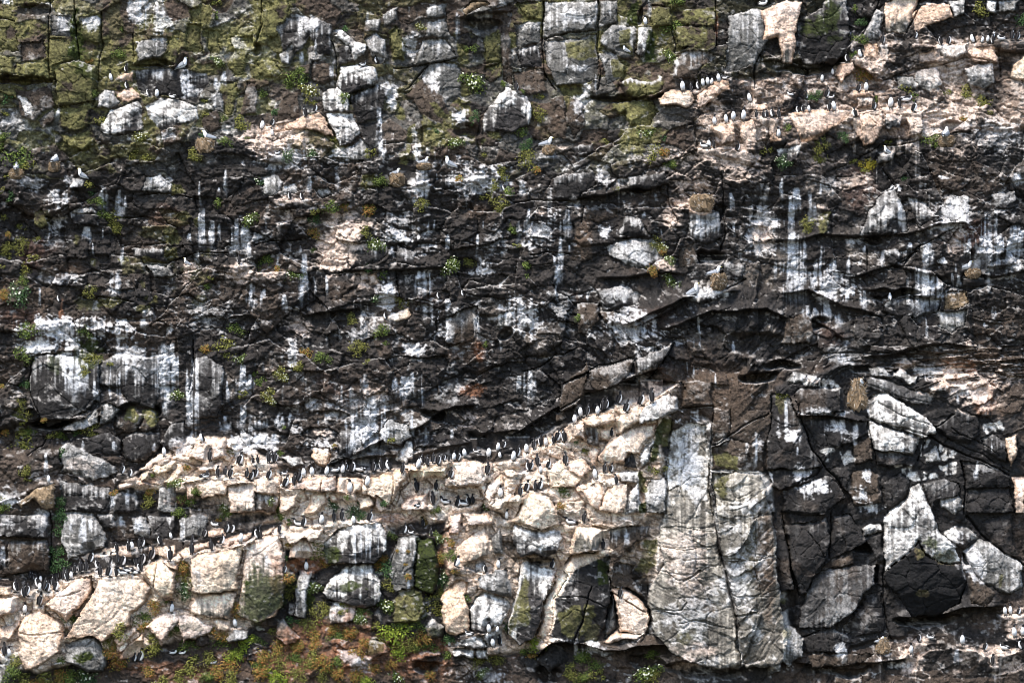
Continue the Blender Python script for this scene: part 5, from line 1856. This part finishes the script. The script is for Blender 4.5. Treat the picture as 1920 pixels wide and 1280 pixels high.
# ------------------------------------------------------------------ rock meshes: the cliff itself, then each separate block
def grid_to_mesh(name, mask_q, hmap, skirt):
    """quads of the survey grid where mask_q is true, plus a rim turned back into the rock"""
    ii, jj = np.nonzero(mask_q)
    vid = np.full(X.shape, -1, np.int64)
    used = np.zeros(X.shape, bool)
    for a, b in ((0, 0), (0, 1), (1, 0), (1, 1)): used[ii + a, jj + b] = True
    vi, vj = np.nonzero(used)
    vid[vi, vj] = np.arange(len(vi))
    co = np.stack([(X[vi, vj] - 960) * S, -hmap[vi, vj] * S, (640 - Y[vi, vj]) * S], 1)
    cl = Cc[vi, vj]
    F = np.stack([vid[ii, jj], vid[ii + 1, jj], vid[ii + 1, jj + 1], vid[ii, jj + 1]], 1)
    if skirt:
        pm = np.pad(mask_q, 1)
        E = []
        for (dy, dx, a, b) in ((-1, 0, (0, 1), (0, 0)), (1, 0, (1, 0), (1, 1)), (0, -1, (0, 0), (1, 0)), (0, 1, (1, 1), (0, 1))):
            bd = mask_q & ~pm[1 + dy:pm.shape[0] - 1 + dy, 1 + dx:pm.shape[1] - 1 + dx]
            ei, ej = np.nonzero(bd)
            E.append(np.stack([vid[ei + a[0], ej + a[1]], vid[ei + b[0], ej + b[1]]], 1))
        E = np.concatenate(E)
        bv_, inv = np.unique(E, return_inverse=True); inv = inv.reshape(E.shape)
        back = co[bv_].copy(); back[:, 1] += skirt
        nb = len(co)
        co = np.concatenate([co, back]); cl = np.concatenate([cl, cl[bv_]])
        F = np.concatenate([F, np.stack([E[:, 1], E[:, 0], inv[:, 0] + nb, inv[:, 1] + nb][::-1], 1)])
    return new_mesh(name, co, F, ROCK, cl)

idm[:2] = -1; idm[-2:] = -1; idm[:, :2] = -1; idm[:, -2:] = -1
NT = len(things)
hb = H.copy()
tm = idm >= 0
hb[tm] = np.minimum(np.minimum(H[tm] - 9, H0[tm]), H[tm] - 9)
me = grid_to_mesh("cliff", np.ones((NY - 1, NX - 1), bool), hb, 0)
cliff = bpy.data.objects.new("cliff", me); COL.objects.link(cliff)
cliff["kind"] = "structure"; cliff["label"] = "dark basalt sea cliff streaked white with guano"; cliff["category"] = "cliff"
# the rest of the headland around the surveyed part, coarser
def apron():
    bx = (X0 - 960) * S; ex = (gx[-1] - 960) * S; tz = (640 - Y0) * S; bz = (640 - gy[-1]) * S
    rs = np.random.RandomState(9)
    def strip(pa, outv, n=14):
        k = len(pa); co = [pa]
        for q in range(1, n):
            t = (q / (n - 1)) ** 1.5 * 22.0
            r = pa + np.array(outv)[None] * t
            r[:, 1] += rs.uniform(-.5, .5, k) * min(1, t) 
            co.append(r)
        co = np.concatenate(co)
        F = [[a * k + b, a * k + b + 1, (a + 1) * k + b + 1, (a + 1) * k + b] for a in range(n - 1) for b in range(k - 1)]
        return co, np.array(F)
    st = 12
    V = lambda i, j: np.stack([(X[i, j] - 960) * S, -hb[i, j] * S, (640 - Y[i, j]) * S], -1).astype(float)
    parts = [strip(V(np.zeros(len(range(0, NX, st)), int), np.arange(0, NX, st)), (0, .12, 1)),
             strip(V(np.full(len(range(0, NX, st)), NY - 1), np.arange(0, NX, st)), (0, -.15, -1)),
             strip(V(np.arange(0, NY, st), np.zeros(len(range(0, NY, st)), int)), (-1, 0, 0)),
             strip(V(np.arange(0, NY, st), np.full(len(range(0, NY, st)), NX - 1)), (1, 0, 0))]
    co = []; F = []; o = 0
    for c, f in parts: co.append(c); F.append(f + o); o += len(c)
    co = np.concatenate(co); F = np.concatenate(F)
    col = np.full((len(co), 3), .05, f32) * rs.uniform(.6, 2.0, (len(co), 1))
    m = new_mesh("headland", co, F, ROCK, col)
    o = bpy.data.objects.new("headland", m); COL.objects.link(o)
    o["kind"] = "structure"
apron()

rock_objs = []
hq = np.where(idm >= 0, H, hb)
for k, note in enumerate(things):
    nm, _, lab = note.partition(':')
    q = (idm == k)
    mq = q[:-1, :-1] | q[1:, :-1] | q[:-1, 1:] | q[1:, 1:]
    if mq.sum() < 20: continue
    ii, jj = np.nonzero(mq)
    # one ring of grid points outside the block keeps the cliff's own relief less a hair, so the edge meets it
    hm = np.where(q, H, H - 1.0)
    me = grid_to_mesh(nm.strip(), mq, hm, .75)
    # move the mesh origin to the block's middle
    cx = float((X[ii, jj].mean() - 960) * S); cz = float((640 - Y[ii, jj].mean()) * S); cyy = float(-H[ii, jj].mean() * S)
    n = len(me.vertices); v = np.empty(n * 3, f32); me.vertices.foreach_get("co", v)
    v = v.reshape(-1, 3) - np.array([cx, cyy, cz], f32); me.vertices.foreach_set("co", v.ravel()); me.update()
    o = bpy.data.objects.new(nm.strip(), me); o.location = (cx, cyy, cz); COL.objects.link(o)
    o["label"] = lab.strip(); o["category"] = {"boulder": "boulder", "rock_block": "rock", "rock_pillar": "rock pillar", "rock_slab": "rock slab", "rock_ledge": "rock ledge"}[nm.strip()]
    o["group"] = "separate rocks of the cliff face"
    rock_objs.append(o)

# ------------------------------------------------------------------ birds
FEATHER = tint_material("feathers", "stain", rough=.6)
def sweep(spine, nseg, colf):
    """spine: list of (forward, up, half width, half depth); returns verts, quads, colours. forward = -y"""
    co, cl, F = [], [], []
    n = len(spine)
    for i, (f, z, a, b) in enumerate(spine):
        p0 = spine[max(i - 1, 0)]; p1 = spine[min(i + 1, n - 1)]
        tx, tz = p1[0] - p0[0], p1[1] - p0[1]; L = math.hypot(tx, tz) or 1
        nx_, nz_ = tz / L, -tx / L           # toward the front of the bird
        for k in range(nseg):
            t = 2 * math.pi * k / nseg
            s, c = math.sin(t), math.cos(t)   # c = +1 front (belly)
            ff = f + nx_ * b * c; zz = z + nz_ * b * c
            co.append((a * s, -ff, zz)); cl.append(colf(c, s, zz, ff, i / (n - 1)))
    for i in range(n - 1):
        for k in range(nseg):
            q = (k + 1) % nseg
            F.append((i * nseg + k, i * nseg + q, (i + 1) * nseg + q, (i + 1) * nseg + k))
    F.append(tuple(range(nseg))[::-1]); F.append(tuple((n - 1) * nseg + k for k in range(nseg)))
    return co, F, cl
DARK, WHITE = (.017, .0155, .016), (.80, .79, .78)
def add_feet(co, F, cl, foot, colr):
    for s in (-1, 1):
        b = len(co)
        x = .028 * s
        co += [(x - .008, .0, .05), (x + .008, .0, .05), (x + .022, -.05, .002), (x - .022, -.05, .002), (x, .02, .0)]
        cl += [colr] * 5
        F += [(b, b + 1, b + 2, b + 3), (b, b + 4, b + 1), (b + 3, b + 2, b + 4), (b, b + 3, b + 4), (b + 1, b + 4, b + 2)]
def murre_mesh(name, turn=0.0, lean=0.0, flat=False):
    if not flat:
        sp = [(-.085, .035, .010, .006), (-.065, .05, .028, .020), (-.035, .075, .052, .045), (-.005, .13, .065, .062), (.008, .185, .067, .064),
              (.012, .235, .055, .053), (.012, .275, .036, .038), (.018, .31, .029, .031), (.026, .343, .033, .036), (.042, .362, .027, .026), (.066, .362, .014, .013), (.10, .357, .008, .008), (.125, .352, .002, .003)]
    else:
        sp = [(-.17, .06, .010, .006), (-.14, .065, .032, .020), (-.08, .08, .062, .048), (.0, .09, .076, .062), (.06, .11, .066, .058),
              (.095, .15, .042, .042), (.11, .185, .034, .034), (.125, .21, .034, .034), (.145, .222, .026, .024), (.17, .222, .013, .012), (.21, .215, .006, .007), (.225, .212, .002, .002)]
    hi = .285 if not flat else .165
    def colf(c, s, z, f, t):
        if z > hi and t > .42: return DARK
        if t < .10: return DARK
        return WHITE if c > -.30 else DARK
    co, F, cl = sweep(sp, 14, colf)
    co = [list(v) for v in co]
    if turn:
        for v in co:
            k = max(0.0, min(1.0, (v[2] - (hi - .02)) / .05)); a = turn * k
            x, y = v[0], v[1] + .01
            v[0], v[1] = x * math.cos(a) - y * math.sin(a), x * math.sin(a) + y * math.cos(a) - .01
    add_feet(co, F, cl, None, (.05, .045, .04))
    return new_mesh(name, co, F, FEATHER, cl)
def wing_mesh(name, side, flat=False):
    co, F, cl = [], [], []
    n, m = 7, 8
    for i in range(n):
        t = i / (n - 1)
        if not flat: f, z, a = .005 - .075 * t ** 1.4, .262 - .205 * t, .070 - .035 * t - .022 * (1 - t) ** 3
        else: f, z, a = .07 - .235 * t, .135 - .062 * t, .070 - .040 * t
        wid = .040 * math.sin(math.pi * min(1, .15 + .8 * t)) ** .7 + .004
        for k in range(m):
            u = 2 * math.pi * k / m
            if not flat: co.append((side * (a + .010 * math.sin(u)), -(f - .026 + wid * math.cos(u)), z))
            else: co.append((side * (a + .010 * math.sin(u)), -f, z + wid * .8 * math.cos(u) + .012))
            cl.append(DARK if not (.52 < t < .72 and k in (0, 1, 7)) else (.55, .54, .53))
    for i in range(n - 1):
        for k in range(m):
            q = (k + 1) % m
            F.append((i * m + k, i * m + q, (i + 1) * m + q, (i + 1) * m + k))
    F.append(tuple(range(m))); F.append(tuple((n - 1) * m + k for k in range(m)))
    return new_mesh(name, co, F, FEATHER, cl)
def gull_meshes():
    sp = [(-.215, .085, .020, .004), (-.15, .09, .038, .016), (-.08, .095, .060, .048), (.0, .10, .074, .066), (.06, .12, .066, .060), (.095, .155, .046, .046),
          (.115, .19, .040, .042), (.135, .215, .036, .034), (.158, .212, .022, .020), (.18, .205, .010, .011), (.20, .198, .003, .003)]
    def colf(c, s, z, f, t):
        if t > .86: return (.62, .50, .12)
        return (.82, .82, .82)
    co, F, cl = sweep(sp, 14, colf)
    co = [list(v) for v in co]
    add_feet(co, F, cl, None, (.04, .04, .04))
    for s in (-1, 1):   # dark eye, sunk into the side of the head
        b = len(co)
        for k in range(6):
            a = k * math.pi / 3
            co.append((s * .0345, -(.145 + .007 * math.cos(a)), .222 + .007 * math.sin(a))); cl.append((.01, .01, .01))
        F.append(tuple(range(b, b + 6)))
    body = new_mesh("kittiwake_body", co, F, FEATHER, cl)
    wings = []
    for s in (-1, 1):
        co, F, cl = [], [], []
        n, m = 8, 8
        for i in range(n):
            t = i / (n - 1)
            f = .065 - .31 * t; z = .128 - .018 * t; a = .066 - .05 * t ** 1.6
            wid = .046 * (1 - t) ** .6 + .006
            for k in range(m):
                u = 2 * math.pi * k / m
                co.append((s * (a + .012 * math.sin(u) - .012 * math.cos(u)), -f, z + wid * math.cos(u)))
                cl.append((.27, .29, .32) if t < .72 else (.015, .015, .015))
        for i in range(n - 1):
            for k in range(m):
                q = (k + 1) % m
                F.append((i * m + k, i * m + q, (i + 1) * m + q, (i + 1) * m + k))
        F.append(tuple(range(m))); F.append(tuple((n - 1) * m + k for k in range(m)))
        wings.append(new_mesh("kittiwake_wing", co, F, FEATHER, cl))
    return body, wings
UPR = [murre_mesh("guillemot_body", t) for t in (0.0, .9, -.9, 1.6, -1.6)]
FLT = [murre_mesh("guillemot_body", t, 0, True) for t in (0.0, .5, -.5)]
WU = [wing_mesh("guillemot_wing", s) for s in (-1, 1)]
WF = [wing_mesh("guillemot_wing", s, True) for s in (-1, 1)]
GB, GW = gull_meshes()

def empty(name, loc):
    o = bpy.data.objects.new(name, None); o.location = loc; COL.objects.link(o); o.empty_display_size = .1
    return o
def child(name, me, par):
    o = bpy.data.objects.new(name, me); o.parent = par; COL.objects.link(o); return o
ORD0 = ["first", "second", "third", "fourth", "fifth", "sixth", "seventh", "eighth", "ninth"]
ORD = ["", "first", "second", "third", "fourth", "fifth", "sixth", "seventh", "eighth", "ninth", "tenth", "eleventh", "twelfth", "thirteenth", "fourteenth", "fifteenth", "sixteenth", "seventeenth", "eighteenth", "nineteenth", "twentieth"] + ["twenty-" + q for q in ORD0] + ["thirtieth"] + ["thirty-" + q for q in ORD0]
rr = random.Random(4)
LOOK = dict(w="white-breasted", l="white-breasted", r="white-breasted", a="dark-backed", L="dark-backed", R="dark-backed", h="crouching", H="crouching")
ANG = dict(w=(0, 32), a=(180, 24), l=(-70, 15), r=(70, 15), L=(-128, 16), R=(128, 16), h=(-105, 25), H=(105, 25))
for area, lst in birds:
    order = sorted(range(len(lst)), key=lambda i: lst[i][0][0])
    for n, i in enumerate(order):
        (fx, fy), c, hpx, pl = lst[i]
        flat = c in 'hH'
        sc = hpx * S / (.385 if not flat else .25)
        sc = min(max(sc * 1.16, .66 if not flat else .62), 1.28)
        o = empty("guillemot", world_xyz(fx, fy + 1.4, pl - 2.6))
        a, j = ANG[c]
        o.rotation_euler = (0, math.radians(rr.uniform(-7, 7)), math.radians(a + rr.uniform(-j, j)))
        o.scale = (sc * rr.uniform(.95, 1.08),) * 2 + (sc,)
        child("body", rr.choice(FLT if flat else UPR), o)
        for w_ in (WF if flat else WU): child("wing", w_, o)
        if len(lst) == 1: lab = "%s guillemot %s" % (LOOK[c], area)
        elif n == len(order) - 1 and n > 0: lab = "%s guillemot, rightmost %s" % (LOOK[c], area)
        elif n == 0: lab = "%s guillemot, leftmost %s" % (LOOK[c], area)
        else: lab = "%s guillemot, %s from left %s" % (LOOK[c], ORD[n + 1], area)
        o["label"] = lab; o["category"] = "bird"; o["group"] = "guillemots standing on the cliff ledges"

# ------------------------------------------------------------------ nests
STRAW = tint_material("straw", "stain", rough=.95)
def nest_meshes(seed, tall):
    r = random.Random(seed)
    co, F, cl = [], [], []
    rings, seg = 7, 20
    prof = [(.62, 1.0), (.80, .98), (.98, .80), (1.0, .55), (.92, .28), (.70, .08), (.5, 0)] if not tall else [(.34, 1.0), (.52, .92), (.72, .72), (.85, .5), (1.0, .26), (.85, .1), (.6, 0)]
    for a, z in prof:
        for k in range(seg):
            t = 2 * math.pi * k / seg; q = 1 + r.uniform(-.24, .2)
            co.append((a * .5 * math.cos(t) * q, a * .5 * math.sin(t) * q, z + r.uniform(-.09, .09)))
            v = r.uniform(.45, 1.3); cl.append((.22 * v, .155 * v, .095 * v))
    co.append((0, 0, prof[0][1] - .1)); cl.append((.2, .15, .09))
    for i in range(rings - 1):
        for k in range(seg):
            q = (k + 1) % seg
            F.append((i * seg + k, (i + 1) * seg + k, (i + 1) * seg + q, i * seg + q))
    c = len(co) - 1
    for k in range(seg): F.append((k, (k + 1) % seg, c))
    mound = new_mesh("nest_mound", co, F, STRAW, cl, False)
    co, F, cl = [], [], []
    for k in range(420):
        t = r.uniform(0, 2 * math.pi); i = r.uniform(0, 4.4); i0 = int(i); f = i - i0
        a = prof[i0][0] * (1 - f) + prof[i0 + 1][0] * f; z = prof[i0][1] * (1 - f) + prof[i0 + 1][1] * f
        p = (a * .5 * math.cos(t), a * .5 * math.sin(t), z)
        tang = (-math.sin(t), math.cos(t), 0); u = r.uniform(-1, 1)
        d = (tang[0] * u + .25 * math.cos(t), tang[1] * u + .25 * math.sin(t), r.uniform(-1.1, .35))
        L = math.sqrt(sum(x * x for x in d)); l = r.uniform(.10, .28); d = tuple(x / L * l for x in d)
        b = len(co); wd = .02
        co += [(p[0], p[1], p[2] - wd), (p[0] + d[0], p[1] + d[1], p[2] + d[2]), (p[0] + wd * tang[0], p[1] + wd * tang[1], p[2] + wd), (p[0] + .02 * math.cos(t), p[1] + .02 * math.sin(t), p[2])]
        v = r.uniform(.3, 1.15); g = r.random()
        colr = (.26 * v, .185 * v, .11 * v) if g < .72 else (.50 * v, .44 * v, .37 * v)
        cl += [colr] * 4
        F += [(b, b + 1, b + 2), (b, b + 3, b + 1), (b + 3, b + 2, b + 1)]
    straw = new_mesh("nest_straw", co, F, STRAW, cl, False)
    return mound, straw
NM = [nest_meshes(1, False), nest_meshes(2, False), nest_meshes(3, True)]
for k, ((qx, qy), nw, nh, desc, pl) in enumerate(nest_out):
    o = empty("nest", world_xyz(qx, qy + nh * .5, pl - 6))
    o.scale = (nw * S * 1.05, max(nw * S * .75, .2), nh * S * (1.25 if nw > nh else 1.0))
    m = NM[2] if nh > nw else NM[k % 2]
    child("mound", m[0], o); child("straw", m[1], o)
    o.rotation_euler = (0, 0, k * 1.3)
    if nh > nw: o.rotation_euler = (0, 0, .4)
    o["label"] = "straw nest " + desc; o["category"] = "nest"; o["group"] = "kittiwake nests on the cliff"
for (qx, qy), c, h, desc, nn, pl in gull_out:
    sc = min(max(h * S / .25 * 1.2, .75), 1.3)
    if nn:
        (nx_, ny_), nw, nh, _, npl = nn
        zt = (640 - (ny_ + nh * .5)) * S + nh * S * (1.12 if nw > nh else .93)
        x = (qx - 960) * S; zz = zt if nh < nw else zt - .1
        loc = (x, -(npl - 6) * S - .02, min(zz, zt) - .03 * sc)
    else: loc = world_xyz(qx, qy + 1.4, pl - 2.6)
    o = empty("kittiwake", loc)
    a = {'T': 82, 't': -82, 'u': 170}[c]
    if c == 'u' and 'straw mound' in desc: a = 8
    o.rotation_euler = (math.radians(-10 if nn else -26), 0, math.radians(a + rr.uniform(-12, 12)))
    o.scale = (sc,) * 3
    child("body", GB, o)
    for w_ in GW: child("wing", w_, o)
    o["label"] = "grey-winged kittiwake " + desc; o["category"] = "gull"; o["group"] = "kittiwakes on the cliff"

# ------------------------------------------------------------------ plants
LEAF = tint_material("leaves", "stain", rough=.65)
PAL = dict(g=((.075, .105, .020), (.13, .16, .035), (.030, .050, .012)), y=((.125, .125, .025), (.20, .19, .045), (.06, .065, .015)), d=((.035, .075, .022), (.07, .12, .04), (.015, .035, .012)),
           G=((.13, .17, .015), (.22, .26, .03), (.06, .09, .01)), o=((.21, .115, .03), (.27, .16, .05), (.13, .12, .02)), Y=((.34, .27, .02), (.42, .34, .04), (.2, .16, .02)))
def clump_meshes(kind, flower, big, seed):
    r = random.Random(seed)
    lobes = []
    for k in range(6 if big else 3):
        t = r.uniform(0, 2 * math.pi); d = r.uniform(.12, .46)
        lobes.append((d * math.cos(t), d * math.sin(t) * .85, r.uniform(.19, .34)))
    lobes.append((0, 0, .34))
    n = 430 if big else 170
    ls = .075 if big else .12
    co, F, cl = [], [], []; fc, ff, fl = [], [], []
    def blade(dst, fs, cs, p, nrm, size, colr, asp=.62):
        # small leaf: a quad in the plane across nrm
        ux = r.gauss(0, 1), r.gauss(0, 1), r.gauss(0, 1)
        dd = sum(a * b for a, b in zip(ux, nrm)); u = [a - dd * b for a, b in zip(ux, nrm)]
        L = math.sqrt(sum(a * a for a in u)) or 1; u = [a / L * size for a in u]
        v = (nrm[1] * u[2] - nrm[2] * u[1], nrm[2] * u[0] - nrm[0] * u[2], nrm[0] * u[1] - nrm[1] * u[0])
        b = len(dst)
        dst += [tuple(p[i] - u[i] for i in range(3)), tuple(p[i] + v[i] * asp for i in range(3)), tuple(p[i] + u[i] for i in range(3)), tuple(p[i] - v[i] * asp for i in range(3))]
        cs += [colr] * 4; fs.append((b, b + 1, b + 2, b + 3))
    for k in range(n):
        lx, lz, lr = r.choice(lobes)
        while True:
            d = (r.gauss(0, 1), -abs(r.gauss(0, 1)), r.gauss(0, 1) + .25)
            L = math.sqrt(sum(a * a for a in d))
            if L > .1: break
        d = tuple(a / L for a in d)
        q = lr * r.uniform(.45, 1.08)
        p = (lx + d[0] * q, d[1] * q * .8, lz + d[2] * q)
        base, hi, lo = PAL[kind]
        g = r.random()
        c = hi if g < .28 else (lo if g < .5 else base)
        if kind == 'o' and r.random() < .42: c = r.choice(((.13, .125, .02), (.08, .09, .02), (.26, .10, .025)))
        v = r.uniform(.7, 1.4); c = tuple(a * v for a in c)
        nr = (d[0] + r.gauss(0, .4), d[1] + r.gauss(0, .4) - .25, d[2] + r.gauss(0, .4) + .35)
        L = math.sqrt(sum(a * a for a in nr)) or 1
        blade(co, F, cl, p, tuple(a / L for a in nr), ls * r.uniform(.6, 1.15) * .62, c)
        if flower and r.random() < .09:
            p2 = tuple(p[i] + d[i] * .05 for i in range(3))
            for _ in range(2):
                blade(co, F, cl, tuple(p2[i] + r.gauss(0, .01) for i in range(3)), tuple(d), ls * .42, (.74, .74, .58), 1.0)
    fm = new_mesh("plant_foliage", co, F, LEAF, cl, False)
    return fm, (new_mesh("plant_flowers", fc, ff, LEAF, fl, False) if fc else None)
CACHE = {}
AREA = {(0, 0): "around the olive blocks at top left", (1, 0): "around the white-topped blocks, top left of centre", (2, 0): "on the grey columns, top right of centre", (3, 0): "on the stepped ledges at top right",
        (0, 1): "on the dark left wall below the olive blocks", (1, 1): "on the dark strata left of centre", (2, 1): "on the dark strata right of centre", (3, 1): "on the dark right wall",
        (0, 2): "around the white streaks and bulging rock, left", (1, 2): "along and above the long tan ledge", (2, 2): "on the tan blocks right of centre", (3, 2): "by the straw mound at right",
        (0, 3): "among the cream boulders at lower left", (1, 3): "on the rusty slope, bottom centre left", (2, 3): "under the pale pillars, bottom centre", (3, 3): "bottom right"}
PNAME = dict(g="leafy mid-green tuft", y="yellow-green tuft", d="dark green tuft", G="vivid lime-green cushion", o="rusty orange cushion", Y="golden yellow tuft",
             gf="white-flowered green tuft", yf="flowering yellow-green tuft", df="dark tuft dotted with white flowers")
groups = {}
for i, (tile, q, dia, kind) in enumerate(plants):
    groups.setdefault((tile, kind), []).append(i)
rank = {}
for (tile, kind), ids in groups.items():
    ids.sort(key=lambda i: plants[i][1][0])
    for n, i in enumerate(ids): rank[i] = (n, len(ids))
for i, (tile, (qx, qy), dia, kind) in enumerate(plants):
    big = dia > 20
    key = (kind, big, rr.randrange(3))
    if key not in CACHE: CACHE[key] = clump_meshes(kind[0], 'f' in kind, big, len(CACHE) + 50)
    fm, fl = CACHE[key]
    a = min(max(int((qy - Y0) / ST), 3), NY - 4); b = min(max(int((qx - X0) / ST), 3), NX - 4)
    pl = float(np.percentile(H[a - 3:a + 4, b - 3:b + 4], 60))
    o = empty("leafy_plant", (0, 0, 0)); child("foliage", fm, o)
    o.location = world_xyz(qx, qy, pl)
    sc = dia * S * (1.2 if qy < 1130 else 1.38)
    o.scale = (sc * rr.choice((-1, 1)) * rr.uniform(.88, 1.15), sc, sc * rr.uniform(.85, 1.12))
    o.rotation_euler = (0, rr.uniform(-.5, .5), 0)
    if 'f' in kind: o.name = "flowering_plant"
    elif kind in 'oG': o.name = "cushion_plant"
    n, tot = rank[i]
    if tot == 1: lab = "only %s %s" % (PNAME[kind], AREA[tile])
    elif n == 0: lab = "leftmost %s %s" % (PNAME[kind], AREA[tile])
    elif n == tot - 1: lab = "rightmost %s %s" % (PNAME[kind], AREA[tile])
    else: lab = "%s, %s from left %s" % (PNAME[kind], ORD[n + 1], AREA[tile])
    o["label"] = lab; o["category"] = "plant"; o["group"] = "plants growing on the cliff"
